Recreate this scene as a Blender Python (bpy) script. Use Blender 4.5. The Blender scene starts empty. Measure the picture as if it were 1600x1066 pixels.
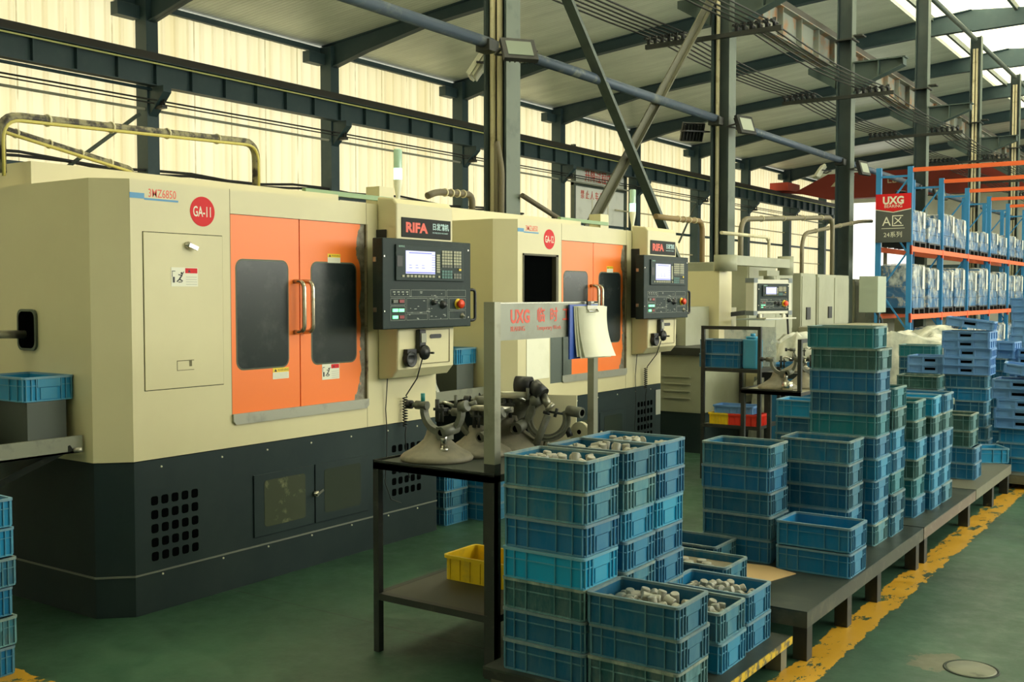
import bpy, math, random
from mathutils import Vector, Matrix, noise
PI = math.pi
R = random.Random(7)
SC = bpy.context.scene
COL = SC.collection

# ------------------------------------------------------------------ camera
F_PX, Y0 = 1658.0, 461.0
YAW = math.radians(34.63)
PITCH = math.atan((533 - Y0) / F_PX)
cam_d = bpy.data.cameras.new('camera')
cam_d.sensor_width = 36.0
cam_d.lens = F_PX / 1600 * 36
cam_d.clip_end = 400
cam = bpy.data.objects.new('camera', cam_d)
COL.objects.link(cam)
cam.location = (0, 0, 1.65)
cam.rotation_euler = (PI / 2 - PITCH, 0, YAW)
SC.camera = cam

# ------------------------------------------------------------------ world, lights, exposure
w = bpy.data.worlds.new('daylight')
SC.world = w
w.use_nodes = True
w.node_tree.nodes['Background'].inputs[0].default_value = (0.99, 0.985, 0.86, 1)
w.node_tree.nodes['Background'].inputs[1].default_value = 1.7
SC.view_settings.view_transform = 'Standard'
SC.view_settings.look = 'None'
SC.view_settings.gamma = 1
SC.view_settings.exposure = 0.0
try:
    SC.cycles.use_denoising = True
    SC.cycles.max_bounces = 7
    SC.cycles.diffuse_bounces = 4
    SC.cycles.transparent_max_bounces = 8
    SC.cycles.sample_clamp_indirect = 4
except Exception:
    pass

def area(name, loc, rot, sx, sy, power, col=(.98, .98, .84)):
    d = bpy.data.lights.new(name, 'AREA')
    d.shape = 'RECTANGLE'; d.size = sx; d.size_y = sy; d.energy = power; d.color = col
    o = bpy.data.objects.new(name, d); COL.objects.link(o)
    o.location = loc; o.rotation_euler = rot
    return o
# added area lights: fill from the unseen aisle side and roof, boost over skylight
area('aisle_side_fill', (9.6, 27, 5.0), (0, PI / 2, 0), 4.6, 46, 4200)  # unseen side source, shifted down the hall so near faces stay darker
area('skylight_daylight', (-6.6, 28, 10.6), (0, 0, 0), 3.0, 60, 3600)
area('aisle_top_fill', (2.6, 20, 9.3), (0, 0, 0), 2.4, 34, 1700)  # unseen overhead fill added above the aisle

# ------------------------------------------------------------------ materials
MATS = {}
def _new(name):
    m = bpy.data.materials.new(name); m.use_nodes = True
    return m, m.node_tree, m.node_tree.nodes['Principled BSDF']
def N(nt, typ, **k):
    n = nt.nodes.new(typ)
    for a, b in k.items(): setattr(n, a, b)
    return n
def mix(nt, fac, a, b):
    n = N(nt, 'ShaderNodeMix', data_type='RGBA')
    for s, v in ((0, fac), (6, a), (7, b)):
        if isinstance(v, (int, float)): n.inputs[s].default_value = v
        elif isinstance(v, tuple): n.inputs[s].default_value = (*v, 1) if len(v) == 3 else v
        else: nt.links.new(v, n.inputs[s])
    return n.outputs[2]
def math_(nt, op, a, b=0.0, clamp=False):
    n = N(nt, 'ShaderNodeMath', operation=op, use_clamp=clamp)
    for i, v in enumerate((a, b)):
        if isinstance(v, (int, float)): n.inputs[i].default_value = v
        else: nt.links.new(v, n.inputs[i])
    return n.outputs[0]
def coords(nt, kind='world', scale=(1, 1, 1)):
    mp = N(nt, 'ShaderNodeMapping'); mp.inputs['Scale'].default_value = scale
    if kind == 'world':
        nt.links.new(N(nt, 'ShaderNodeNewGeometry').outputs['Position'], mp.inputs[0])
    else:
        nt.links.new(N(nt, 'ShaderNodeTexCoord').outputs['Object'], mp.inputs[0])
    return mp.outputs[0]
def noise_(nt, vec, scale, detail=4, rough=.6):
    n = N(nt, 'ShaderNodeTexNoise'); n.inputs['Scale'].default_value = scale
    n.inputs['Detail'].default_value = detail; n.inputs['Roughness'].default_value = rough
    nt.links.new(vec, n.inputs['Vector'])
    return n.outputs[0]
def ramp(nt, v, lo, hi, a=(0, 0, 0), b=(1, 1, 1)):
    n = N(nt, 'ShaderNodeValToRGB'); e = n.color_ramp.elements
    e[0].position = lo; e[1].position = hi; e[0].color = (*a, 1); e[1].color = (*b, 1)
    nt.links.new(v, n.inputs[0])
    return n.outputs[0]
def bump(nt, bs, h, strength=.3, dist=.01):
    b = N(nt, 'ShaderNodeBump'); b.inputs['Strength'].default_value = strength; b.inputs['Distance'].default_value = dist
    nt.links.new(h, b.inputs['Height']); nt.links.new(b.outputs[0], bs.inputs['Normal'])
def M(name, col, rough=.5, metal=0.0, wear=None, ws=6.0, lo=.55, hi=.7, coord='world', scale=(1, 1, 1), spec=None, bmp=0):
    if name in MATS: return MATS[name]
    m, nt, bs = _new(name)
    bs.inputs['Roughness'].default_value = rough; bs.inputs['Metallic'].default_value = metal
    if spec is not None: bs.inputs['Specular IOR Level'].default_value = spec
    m.diffuse_color = (*col, 1)
    if wear is None:
        bs.inputs['Base Color'].default_value = (*col, 1)
    else:
        n = noise_(nt, coords(nt, coord, scale), ws, 5)
        f = ramp(nt, n, lo, hi)
        nt.links.new(mix(nt, f, col, wear), bs.inputs['Base Color'])
        if bmp: bump(nt, bs, n, bmp)
    MATS[name] = m
    return m
def EM(name, col, s):
    if name in MATS: return MATS[name]
    m, nt, bs = _new(name)
    bs.inputs['Base Color'].default_value = (*[c * .5 for c in col], 1)
    bs.inputs['Emission Color'].default_value = (*col, 1); bs.inputs['Emission Strength'].default_value = s
    MATS[name] = m
    return m

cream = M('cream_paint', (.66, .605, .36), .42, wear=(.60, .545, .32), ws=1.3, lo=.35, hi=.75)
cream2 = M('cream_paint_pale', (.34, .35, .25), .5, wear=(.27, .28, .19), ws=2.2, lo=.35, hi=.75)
graphite = M('graphite_paint', (.016, .029, .030), .6, wear=(.023, .038, .037), ws=2.0, lo=.4, hi=.7, spec=.2)
orange = M('orange_paint', (.95, .21, .030), .38)
black = M('black_plastic', (.012, .014, .014), .45)
panel_m = M('panel_grey_black', (.017, .031, .029), .5, wear=(.024, .040, .036), ws=9, spec=.2)
void = M('dark_recess', (.002, .0025, .0025), .9, spec=0.0)
steel = M('bare_steel', (.36, .35, .28), .36, .75, wear=(.20, .19, .14), ws=12, lo=.4, hi=.75)
dsteel = M('dark_steel', (.026, .030, .025), .5, .2, wear=(.085, .085, .065), ws=14, lo=.58, hi=.8)
plate = M('worn_steel_plate', (.030, .040, .032), .45, .2, wear=(.085, .10, .075), ws=3.2, lo=.5, hi=.75)
cast = M('grey_cast_iron', (.135, .14, .105), .5, .15, wear=(.07, .075, .055), ws=18, lo=.45, hi=.75)
chrome = M('chrome', (.50, .49, .42), .27, 1.0)
handle_m = M('worn_chrome', (.60, .52, .40), .25, .9, wear=(.30, .20, .12), ws=25)
blue_steel = M('blue_grey_steel', (.028, .060, .068), .55, .0, wear=(.045, .078, .080), ws=3, lo=.5, hi=.8)
lt_steel = M('light_grey_green_steel', (.085, .11, .09), .55, .05, wear=(.05, .065, .052), ws=5, lo=.5, hi=.8)
rusty = M('rusty_beam_paint', (.20, .22, .18), .6, 0, wear=(.30, .15, .06), ws=3, lo=.5, hi=.65)
pipe_m = M('weathered_pipe', (.22, .20, .11), .55, .2, wear=(.025, .02, .014), ws=16, lo=.42, hi=.56)
conduit = M('cream_conduit', (.60, .55, .36), .5, wear=(.40, .34, .2), ws=6)
white = M('white_label', (.78, .77, .62), .5)
paper = M('paper', (.85, .84, .66), .7, wear=(.74, .73, .56), ws=7, lo=.5, hi=.8)
red = M('red_print', (.66, .018, .022), .5, spec=.2)
redtxt = M('faded_red_print', (.78, .10, .06), .5)
yellow = M('yellow_print', (.85, .60, .02), .45)
bluep = M('blue_print', (.06, .27, .50), .45)
rack_blue = M('rack_blue', (.03, .22, .47), .45)
rack_or = M('rack_orange', (.85, .14, .03), .45)
crane_red = M('crane_red', (.26, .045, .032), .6, wear=(.19, .05, .035), ws=.8, spec=.2)
blueclip = M('blue_clipboard', (.03, .09, .42), .4)
yplast = M('yellow_plastic', (.80, .55, .01), .4, wear=(.45, .32, .03), ws=9, lo=.5, hi=.75)
rplast = M('red_plastic', (.70, .035, .015), .4)
card = M('cardboard', (.52, .36, .17), .85)
slug = M('ground_steel_roller', (.33, .33, .27), .45, .2, wear=(.20, .20, .165), ws=30)
cable = M('black_cable', (.016, .018, .016), .55)
ledge_m = M('grey_ledge', (.42, .42, .34), .35, .4, wear=(.30, .30, .25), ws=5)
lamp_glass = M('lamp_glass', (.17, .21, .16), .5)
screen_m = EM('lit_screen', (.62, .63, 1.0), .95)
scr_dk = EM('screen_blue', (.12, .14, .62), .7)
grn_led = EM('lit_green_key', (.25, 1.0, .45), 1.6)
grn_lamp = EM('lit_green_lamp', (.45, 1.0, .62), 2.2)
key_m = M('beige_key', (.36, .36, .24), .5)
key_d = M('grey_key', (.13, .14, .11), .5)
estop = M('red_mushroom', (.80, .06, .015), .3)
teal_m = M('teal_plastic', (.03, .25, .24), .4)
galv = M('pale_green_enclosure', (.38, .43, .33), .45)

def mk_glass():
    m, nt, bs = _new('dirty_dark_glass')
    n = noise_(nt, coords(nt, 'object', (1, 1, 1)), 4.5, 6, .7)
    n2 = noise_(nt, coords(nt, 'object', (1, 1, 1)), 60, 3, .8)
    f = math_(nt, 'MULTIPLY', ramp(nt, n, .50, .95), .28)
    f2 = math_(nt, 'MULTIPLY', ramp(nt, n2, .68, .76), .22)
    c = mix(nt, math_(nt, 'ADD', f, f2, True), (.018, .026, .026), (.20, .22, .19))
    nt.links.new(c, bs.inputs['Base Color'])
    bs.inputs['Roughness'].default_value = .22
    return m
glass = mk_glass()
def mk_bluefilm(name, c1, c2, a, ns=9):
    m, nt, bs = _new(name)
    n = noise_(nt, coords(nt, 'world', (1, 1, .6)), ns, 4, .55)
    nt.links.new(mix(nt, ramp(nt, n, .35, .7), c1, c2), bs.inputs['Base Color'])
    bs.inputs['Roughness'].default_value = .25
    sp = N(nt, 'ShaderNodeSeparateXYZ'); nt.links.new(coords(nt, 'object'), sp.inputs[0])
    nn = math_(nt, 'ADD', n, math_(nt, 'MULTIPLY', sp.outputs[2], .22))  # film whiter towards the top: highlights put into its opacity
    nt.links.new(ramp(nt, nn, .52, .80, (a * .35,) * 3, (min(1, a * 3.6),) * 3), bs.inputs['Alpha'])
    bump(nt, bs, n, .35, .03)
    return m
film = mk_bluefilm('clear_plastic_film', (.45, .52, .50), (.85, .84, .72), .2)
film2 = mk_bluefilm('milky_plastic_sheet', (.36, .39, .34), (.66, .65, .54), 2.2, 5)
bottle_m = M('translucent_blue_plastic', (.05, .30, .48), .25)

def mk_crate(name, extra, dustc=(.13, .18, .165)):
    m, nt, bs = _new(name)
    oi = N(nt, 'ShaderNodeObjectInfo')
    v = coords(nt, 'world', (1, 1, .35))
    n1 = noise_(nt, v, 16, 5, .7); n2 = noise_(nt, coords(nt, 'world', (1, 1, .18)), 70, 3, .7)
    a = math_(nt, 'MULTIPLY', ramp(nt, n1, .38, .75), oi.outputs['Alpha'])
    b = math_(nt, 'MULTIPLY', ramp(nt, n2, .62, .74), math_(nt, 'MULTIPLY', oi.outputs['Alpha'], .5))
    f = math_(nt, 'ADD', math_(nt, 'ADD', a, b), extra, True)
    c = mix(nt, f, oi.outputs['Color'], dustc)
    nt.links.new(c, bs.inputs['Base Color'])
    bs.inputs['Roughness'].default_value = .48; bs.inputs['Specular IOR Level'].default_value = .28
    m.diffuse_color = (.02, .2, .4, 1)
    return m
crate_m = mk_crate('blue_crate_plastic', 0.0)
rim_m = mk_crate('dusty_crate_rim', 0.42, (.30, .35, .29))
rib_m = mk_crate('crate_rib_edges', 0.34, (.17, .32, .34))
pan_m = mk_crate('crate_handle_panel', 0.28, (.13, .28, .31))

def mk_floor():
    m, nt, bs = _new('green_epoxy_floor')
    v = coords(nt)
    n1 = noise_(nt, v, 1.1, 6, .65); n2 = noise_(nt, v, 7, 5, .7)
    c = mix(nt, ramp(nt, n1, .35, .7), (.016, .050, .029), (.042, .110, .062))
    c = mix(nt, math_(nt, 'MULTIPLY', ramp(nt, n2, .58, .8), .25), c, (.10, .16, .095))
    sp = N(nt, 'ShaderNodeSeparateXYZ'); nt.links.new(v, sp.inputs[0]); x, y = sp.outputs[0], sp.outputs[1]
    n3 = noise_(nt, v, 9, 5, .65)
    wob = math_(nt, 'MULTIPLY', math_(nt, 'SUBTRACT', n3, .5), .10)
    dx = math_(nt, 'ABSOLUTE', math_(nt, 'ADD', math_(nt, 'SUBTRACT', x, -1.555), wob))
    my = math_(nt, 'LESS_THAN', dx, .078)
    # the cross line at the machine row start
    dy = math_(nt, 'ABSOLUTE', math_(nt, 'ADD', math_(nt, 'SUBTRACT', y, 2.47), wob))
    m2 = math_(nt, 'MULTIPLY', math_(nt, 'LESS_THAN', dy, .085), math_(nt, 'LESS_THAN', x, -3.7))
    msk = math_(nt, 'MAXIMUM', my, m2)
    n4 = noise_(nt, coords(nt, 'world', (1.6, .7, 1)), 6, 5, .75)
    msk = math_(nt, 'MULTIPLY', msk, math_(nt, 'LESS_THAN', n4, .565))
    c = mix(nt, msk, c, mix(nt, n2, (.46, .23, .015), (.60, .34, .02)))
    # expansion joint
    j = math_(nt, 'LESS_THAN', math_(nt, 'ABSOLUTE', math_(nt, 'SUBTRACT', y, 3.945)), .004)
    c = mix(nt, math_(nt, 'MULTIPLY', j, math_(nt, 'LESS_THAN', x, -1.7)), c, (.015, .02, .012))
    # bare worn concrete beside the manhole
    vd = N(nt, 'ShaderNodeVectorMath', operation='DISTANCE'); nt.links.new(v, vd.inputs[0]); vd.inputs[1].default_value = (-1.10, 4.97, 0)
    wr = math_(nt, 'LESS_THAN', math_(nt, 'ADD', vd.outputs['Value'], math_(nt, 'MULTIPLY', math_(nt, 'SUBTRACT', n3, .5), .25)), .12)
    c = mix(nt, math_(nt, 'MULTIPLY', wr, .8), c, (.13, .12, .075))
    nt.links.new(c, bs.inputs['Base Color'])
    r = ramp(nt, n2, .3, .8, (.34,) * 3, (.62,) * 3); nt.links.new(r, bs.inputs['Roughness'])
    return m
def mk_translucent(name, ca, cb, tr, streak=True):
    m = bpy.data.materials.new(name); m.use_nodes = True; nt = m.node_tree; nt.nodes.clear()
    out = N(nt, 'ShaderNodeOutputMaterial')
    n = noise_(nt, coords(nt, 'world', (1, 1.0, .05)), 1.6, 4, .6)
    c = mix(nt, ramp(nt, n, .42, .72), ca, cb)
    if streak:
        sp = N(nt, 'ShaderNodeSeparateXYZ'); nt.links.new(coords(nt), sp.inputs[0])
        fr = math_(nt, 'FRACT', math_(nt, 'MULTIPLY', sp.outputs[1], .87))
        n2 = noise_(nt, coords(nt, 'world', (1, 1, .4)), 3, 4)
        s = math_(nt, 'MULTIPLY', math_(nt, 'LESS_THAN', fr, .035), ramp(nt, n2, .35, .6))
        c = mix(nt, math_(nt, 'MULTIPLY', s, .6), c, (.28, .22, .08))
    d = N(nt, 'ShaderNodeBsdfDiffuse'); t = N(nt, 'ShaderNodeBsdfTranslucent'); mx = N(nt, 'ShaderNodeMixShader')
    nt.links.new(c, d.inputs[0]); nt.links.new(c, t.inputs[0]); mx.inputs[0].default_value = tr
    nt.links.new(d.outputs[0], mx.inputs[1]); nt.links.new(t.outputs[0], mx.inputs[2]); nt.links.new(mx.outputs[0], out.inputs[0])
    return m
wall_tr = mk_translucent('cream_translucent_sheet', (.88, .80, .56), (.78, .68, .40), .72)
sky_tr = mk_translucent('skylight_sheet', (.95, .93, .82), (.86, .82, .66), .85, False)
def mk_roof():
    m, nt, bs = _new('ribbed_roof_sheet')
    v = coords(nt)
    n = noise_(nt, coords(nt, 'world', (.25, 1.2, 1)), 1.6, 5, .7)
    c = mix(nt, ramp(nt, n, .35, .75), (.76, .80, .66), (.54, .58, .46))
    w_ = N(nt, 'ShaderNodeTexWave', wave_type='BANDS', bands_direction='Y'); w_.inputs['Scale'].default_value = 2.3
    nt.links.new(v, w_.inputs['Vector'])
    f = ramp(nt, w_.outputs[1], .0, .22)
    c = mix(nt, math_(nt, 'MULTIPLY', math_(nt, 'SUBTRACT', 1.0, f), .18), c, (.15, .15, .10))
    nt.links.new(c, bs.inputs['Base Color']); bs.inputs['Roughness'].default_value = .38
    bump(nt, bs, f, .6, .03)
    return m
floor_m = mk_floor(); roof_m = mk_roof()
wall_m = M('grey_wall_sheet', (.74, .75, .66), .6, wear=(.62, .63, .54), ws=.6)
def mk_chip(name, base, chip, ylo, yhi):
    # orange door paint worn to bare metal along one edge
    m, nt, bs = _new(name)
    v = coords(nt, 'object'); sp = N(nt, 'ShaderNodeSeparateXYZ'); nt.links.new(v, sp.inputs[0])
    n = noise_(nt, coords(nt, 'object', (1, 1.8, .8)), 4.2, 5, .5)
    e = N(nt, 'ShaderNodeMapRange'); nt.links.new(sp.outputs[1], e.inputs[0])
    e.inputs[1].default_value = ylo; e.inputs[2].default_value = yhi; e.inputs[3].default_value = 0; e.inputs[4].default_value = .36
    s = math_(nt, 'GREATER_THAN', math_(nt, 'ADD', n, e.outputs[0]), .74)
    n2 = noise_(nt, v, 30, 4)
    c = mix(nt, s, base, mix(nt, ramp(nt, n2, .35, .7), (.26, .25, .18), (.10, .07, .04)))
    nt.links.new(c, bs.inputs['Base Color']); bs.inputs['Roughness'].default_value = .4
    return m
orange_r = mk_chip('chipped_orange_paint', (.95, .21, .030), None, 1.70, 1.90)
orange_l = mk_chip('orange_paint_edge_wear', (.95, .21, .030), None, 1.29, 1.40)

# ------------------------------------------------------------------ mesh helpers
class MB:
    def __init__(s): s.v = []; s.f = []; s.sm = []
    def add(s, vs, fs, smooth=False):
        b = len(s.v); s.v += [tuple(v) for v in vs]; s.f += [[i + b for i in f] for f in fs]; s.sm += [smooth] * len(fs); return s
    def box(s, x0, x1, y0, y1, z0, z1, mat=None):
        vs = [(x, y, z) for z in (z0, z1) for y in (y0, y1) for x in (x0, x1)]
        if mat is not None: vs = [tuple(mat @ Vector(v)) for v in vs]
        return s.add(vs, [(0, 2, 3, 1), (4, 5, 7, 6), (0, 1, 5, 4), (1, 3, 7, 5), (3, 2, 6, 7), (2, 0, 4, 6)])
    def bar(s, p, q, w, h):
        p = Vector(p); q = Vector(q); d = q - p; L = d.length
        m = Matrix.Translation(p) @ d.to_track_quat('X', 'Z').to_matrix().to_4x4()
        return s.box(0, L, -w / 2, w / 2, -h / 2, h / 2, m)
    def angle(s, p, q, w, t=.01):
        p = Vector(p); q = Vector(q); d = q - p; L = d.length
        m = Matrix.Translation(p) @ d.to_track_quat('X', 'Z').to_matrix().to_4x4()
        s.box(0, L, -w / 2, w / 2, -t / 2, t / 2, m); return s.box(0, L, -t / 2, t / 2, 0, w, m)
    def tube(s, pts, r, n=8, cap=True):
        pts = [Vector(p) for p in pts]; rings = []; nrm = None; b = len(s.v)
        for i, p in enumerate(pts):
            t = (pts[min(i + 1, len(pts) - 1)] - pts[max(i - 1, 0)]).normalized()
            if nrm is None: nrm = t.orthogonal().normalized()
            nrm = (nrm - t * nrm.dot(t)); nrm = nrm.normalized() if nrm.length > 1e-6 else t.orthogonal().normalized()
            bn = t.cross(nrm); rr = r[i] if isinstance(r, (list, tuple)) else r
            rings.append([p + (nrm * math.cos(2 * PI * k / n) + bn * math.sin(2 * PI * k / n)) * rr for k in range(n)])
        vs = [v for rg in rings for v in rg]
        fs = [(i * n + k, i * n + (k + 1) % n, (i + 1) * n + (k + 1) % n, (i + 1) * n + k) for i in range(len(pts) - 1) for k in range(n)]
        s.add(vs, fs, True)
        if cap:
            s.f += [[b + k for k in range(n)][::-1], [b + (len(pts) - 1) * n + k for k in range(n)]]; s.sm += [False, False]
        return s
    def cyl(s, p, q, r, n=16): return s.tube([p, q], r, n)
    def lathe(s, prof, n=24, mat=None, a0=0, a1=2 * PI):
        full = abs(a1 - a0 - 2 * PI) < 1e-6; m = n if full else n + 1
        vs = [(r * math.cos(a0 + (a1 - a0) * k / n), r * math.sin(a0 + (a1 - a0) * k / n), z) for r, z in prof for k in range(m)]
        if mat is not None: vs = [tuple(mat @ Vector(v)) for v in vs]
        fs = [(i * m + k, i * m + (k + 1) % m, (i + 1) * m + (k + 1) % m, (i + 1) * m + k) for i in range(len(prof) - 1) for k in range(n)]
        return s.add(vs, fs, True)
    def prism(s, poly, a, b, axis='z'):
        n = len(poly)
        f = {'z': lambda p, c: (p[0], p[1], c), 'y': lambda p, c: (p[0], c, p[1]), 'x': lambda p, c: (c, p[0], p[1])}[axis]
        vs = [f(p, a) for p in poly] + [f(p, b) for p in poly]
        fs = [list(range(n)), list(range(n, 2 * n))[::-1]] + [(i, (i + 1) % n, n + (i + 1) % n, n + i) for i in range(n)]
        return s.add(vs, fs)
    def ring(s, lo, li, z0, z1):
        # solid band between outer loop lo and inner loop li
        n = len(lo)
        vs = [(*p, z0) for p in lo] + [(*p, z0) for p in li] + [(*p, z1) for p in lo] + [(*p, z1) for p in li]
        fs = []
        for i in range(n):
            j = (i + 1) % n
            fs += [(i, j, 2 * n + j, 2 * n + i), (n + j, n + i, 3 * n + i, 3 * n + j), (2 * n + i, 2 * n + j, 3 * n + j, 3 * n + i), (j, i, n + i, n + j)]
        return s.add(vs, fs)
    def mesh(s, name, mat):
        me = bpy.data.meshes.new(name); me.from_pydata(s.v, [], s.f)
        me.polygons.foreach_set('use_smooth', s.sm)
        import bmesh
        bm = bmesh.new(); bm.from_mesh(me); bmesh.ops.recalc_face_normals(bm, faces=bm.faces); bm.to_mesh(me); bm.free()
        if mat: me.materials.append(mat)
        me.update(); return me
    def build(s, name, mat, parent=None, label=None, bevel=0):
        o = bpy.data.objects.new(name, s.mesh(name, mat)); COL.objects.link(o)
        if parent: o.parent = parent
        if label: o['label'] = label
        if bevel:
            b = o.modifiers.new('b', 'BEVEL'); b.width = bevel; b.segments = 2; b.limit_method = 'ANGLE'; b.angle_limit = .8
        return o
def rr(w, d, r, n=4, cx=0, cy=0):
    out = []
    for sx, sy, a in ((1, 1, 0), (-1, 1, PI / 2), (-1, -1, PI), (1, -1, 1.5 * PI)):
        for k in range(n + 1):
            t = a + PI / 2 * k / n; out.append((cx + sx * (w / 2 - r) + r * math.cos(t), cy + sy * (d / 2 - r) + r * math.sin(t)))
    return out
def arc(c, r, a0, a1, n, u=(0, 1, 0), v=(0, 0, 1)):
    c, u, v = Vector(c), Vector(u), Vector(v)
    return [c + u * r * math.cos(a0 + (a1 - a0) * k / n) + v * r * math.sin(a0 + (a1 - a0) * k / n) for k in range(n + 1)]
def fillet(pts, r, n=5):
    P = [Vector(p) for p in pts]; out = [P[0]]
    for i in range(1, len(P) - 1):
        a = (P[i - 1] - P[i]).normalized(); b = (P[i + 1] - P[i]).normalized()
        p0, p1 = P[i] + a * r, P[i] + b * r
        for k in range(n + 1):
            t = k / n; out.append(p0 * (1 - t) ** 2 + P[i] * 2 * t * (1 - t) + p1 * t * t)
    return out + [P[-1]]
def empty(name, loc, label, cat, group=None, rz=0):
    o = bpy.data.objects.new(name, None); COL.objects.link(o); o.location = loc; o.rotation_euler = (0, 0, rz); o.empty_display_size = .1
    return tag(o, label, cat, group)
def tag(o, label, cat, group=None, kind=None):
    o['label'] = label; o['category'] = cat
    if group: o['group'] = group
    elif 'group' in o: del o['group']
    if kind: o['kind'] = kind
    return o
def struct(o): o['kind'] = 'structure'; return o
def copy_tree(o, parent=None):
    c = o.copy(); COL.objects.link(c)
    if parent: c.parent = parent
    for ch in list(o.children): copy_tree(ch, c)
    return c
def text(body, name, size, mat, mtx, parent=None, ext=.0008, align='LEFT', shear=0, bold=0, sx=1.0, label=None):
    c = bpy.data.curves.new(name, 'FONT'); c.body = body; c.size = size; c.extrude = ext; c.align_x = align; c.shear = shear; c.offset = bold
    c.resolution_u = 3
    o = bpy.data.objects.new(name, c); COL.objects.link(o); bpy.context.view_layer.update()
    me = bpy.data.meshes.new_from_object(o.evaluated_get(bpy.context.evaluated_depsgraph_get()))
    bpy.data.objects.remove(o); bpy.data.curves.remove(c)
    me.transform(mtx @ Matrix.Scale(sx, 4, (1, 0, 0))); me.materials.clear(); me.materials.append(mat)
    ob = bpy.data.objects.new(name, me); COL.objects.link(ob)
    if parent: ob.parent = parent
    if label: ob['label'] = label
    return ob
def facing_x(x, y, z):   # text plane facing +X, reading towards +Y
    return Matrix.Translation((x, y, z)) @ Matrix(((0, 0, 1, 0), (1, 0, 0, 0), (0, 1, 0, 0), (0, 0, 0, 1)))
def facing_ny(x, y, z):  # text plane facing -Y, reading towards +X
    return Matrix.Translation((x, y, z)) @ Matrix(((1, 0, 0, 0), (0, 0, -1, 0), (0, 1, 0, 0), (0, 0, 0, 1)))

# ------------------------------------------------------------------ the hall
struct(MB().box(-21.7, 12, -6, 68, -.2, 0).build('floor', floor_m))
XW = -21.42
# left wall: tall ribbed translucent sheets
def ribbed(y0, y1, z0, z1, x, pitch=.38, d=.035):
    prof = []; y = y0
    while y < y1:
        prof += [(x, y), (x, y + pitch * .62), (x + d, y + pitch * .70), (x + d, y + pitch * .92)]; y += pitch
    prof.append((x, y1)); m = MB(); n = len(prof)
    m.add([(p[0], p[1], z) for z in (z0, z1) for p in prof], [(i, i + 1, n + i + 1, n + i) for i in range(n - 1)])
    return m
struct(ribbed(-6, 68, 1.2, 8.42, XW).build('wall_left', wall_tr))
struct(MB().box(XW - .12, XW + .05, -6, 68, 0, 1.2).build('wall_left', wall_m))
# far end wall with a wide sunlit opening, and the aisle side wall with an unseen window band added for light
eb = MB()
eb.box(XW, -20.4, 66, 66.15, 0, 9.6); eb.box(-16.2, 12, 66, 66.15, 0, 10.4); eb.box(-20.4, -16.2, 66, 66.15, 7.3, 9.6); eb.box(-20.4, -16.2, 66, 66.15, 0, .05)
struct(eb.build('wall_far', wall_m))
struct(MB().box(10, 10.15, -6, 68, 0, 2.4).box(10, 10.15, -6, 68, 7.6, 9.4).box(10, 10.15, -6, 3.5, 2.4, 7.6).build('wall_right', wall_m))  # solid near end closes the added windows to keep near faces darker
wf = MB()
for k in range(0, 26): wf.box(10.02, 10.10, -6 + 2.95 * k, -5.92 + 2.95 * k, 2.4, 7.6)
wf.box(10.02, 10.1, -6, 68, 5, 5.08)
struct(wf.build('added_window_1', blue_steel))  # unseen window bars added around the side fill opening
struct(MB().box(XW, 10, -6.15, -6, 0, 9.2).build('wall_near', wall_m))
# roof
def roofz(x): return 8.56 + .1 * (x + 21.33) if x < -6.8 else 10.01 - .09 * (x + 6.8)
def slab(x0, x1, y0=-6, y1=68, t=.1):
    a, b = roofz(x0), roofz(x1); return MB().prism([(x0, a), (x1, b), (x1, b + t), (x0, a + t)], y0, y1, 'y')
struct(slab(-21.75, -8.35).build('ceiling', roof_m))
struct(slab(-4.4, 1.3).build('ceiling', roof_m)); struct(slab(3.9, 10.3).build('ceiling', roof_m)); struct(slab(1.3, 3.9, -6, 3.5).build('ceiling', roof_m))
m = MB().prism([(-8.35, roofz(-8.35) + .1), (-6.8, roofz(-6.8) + .1), (-4.4, roofz(-4.4) + .1), (-4.4, roofz(-4.4) + .12), (-6.8, roofz(-6.8) + .12), (-8.35, roofz(-8.35) + .12)], -6, 68, 'y')
struct(m.build('window_2', sky_tr))
struct(slab(1.3, 3.9, 3.5, 68, t=.02).build('added_window_3', sky_tr))  # unseen aisle skylight added to let fill light in
tr = MB().box(-21.40, -21.28, -6, 68, 8.36, 8.50)
struct(tr.build('trim_1', blue_steel))
struct(MB().box(-21.38, -21.24, -6, 68, 4.36, 4.46).build('trim_2', blue_steel))

def ordinal(k): return ['first', 'second', 'third', 'fourth', 'fifth', 'sixth', 'seventh', 'eighth', 'ninth', 'tenth', 'eleventh'][k]
def hcol(mb, x, y, z0, z1, w=.3, d=.34, t=.018):
    # flanges face +X and -X
    mb.box(x + d / 2 - t, x + d / 2, y - w / 2, y + w / 2, z0, z1); mb.box(x - d / 2, x - d / 2 + t, y - w / 2, y + w / 2, z0, z1)
    return mb.box(x - d / 2, x + d / 2, y - t / 2, y + t / 2, z0, z1)
WY = [9.67 + 5.97 * k for k in range(10)]
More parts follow.
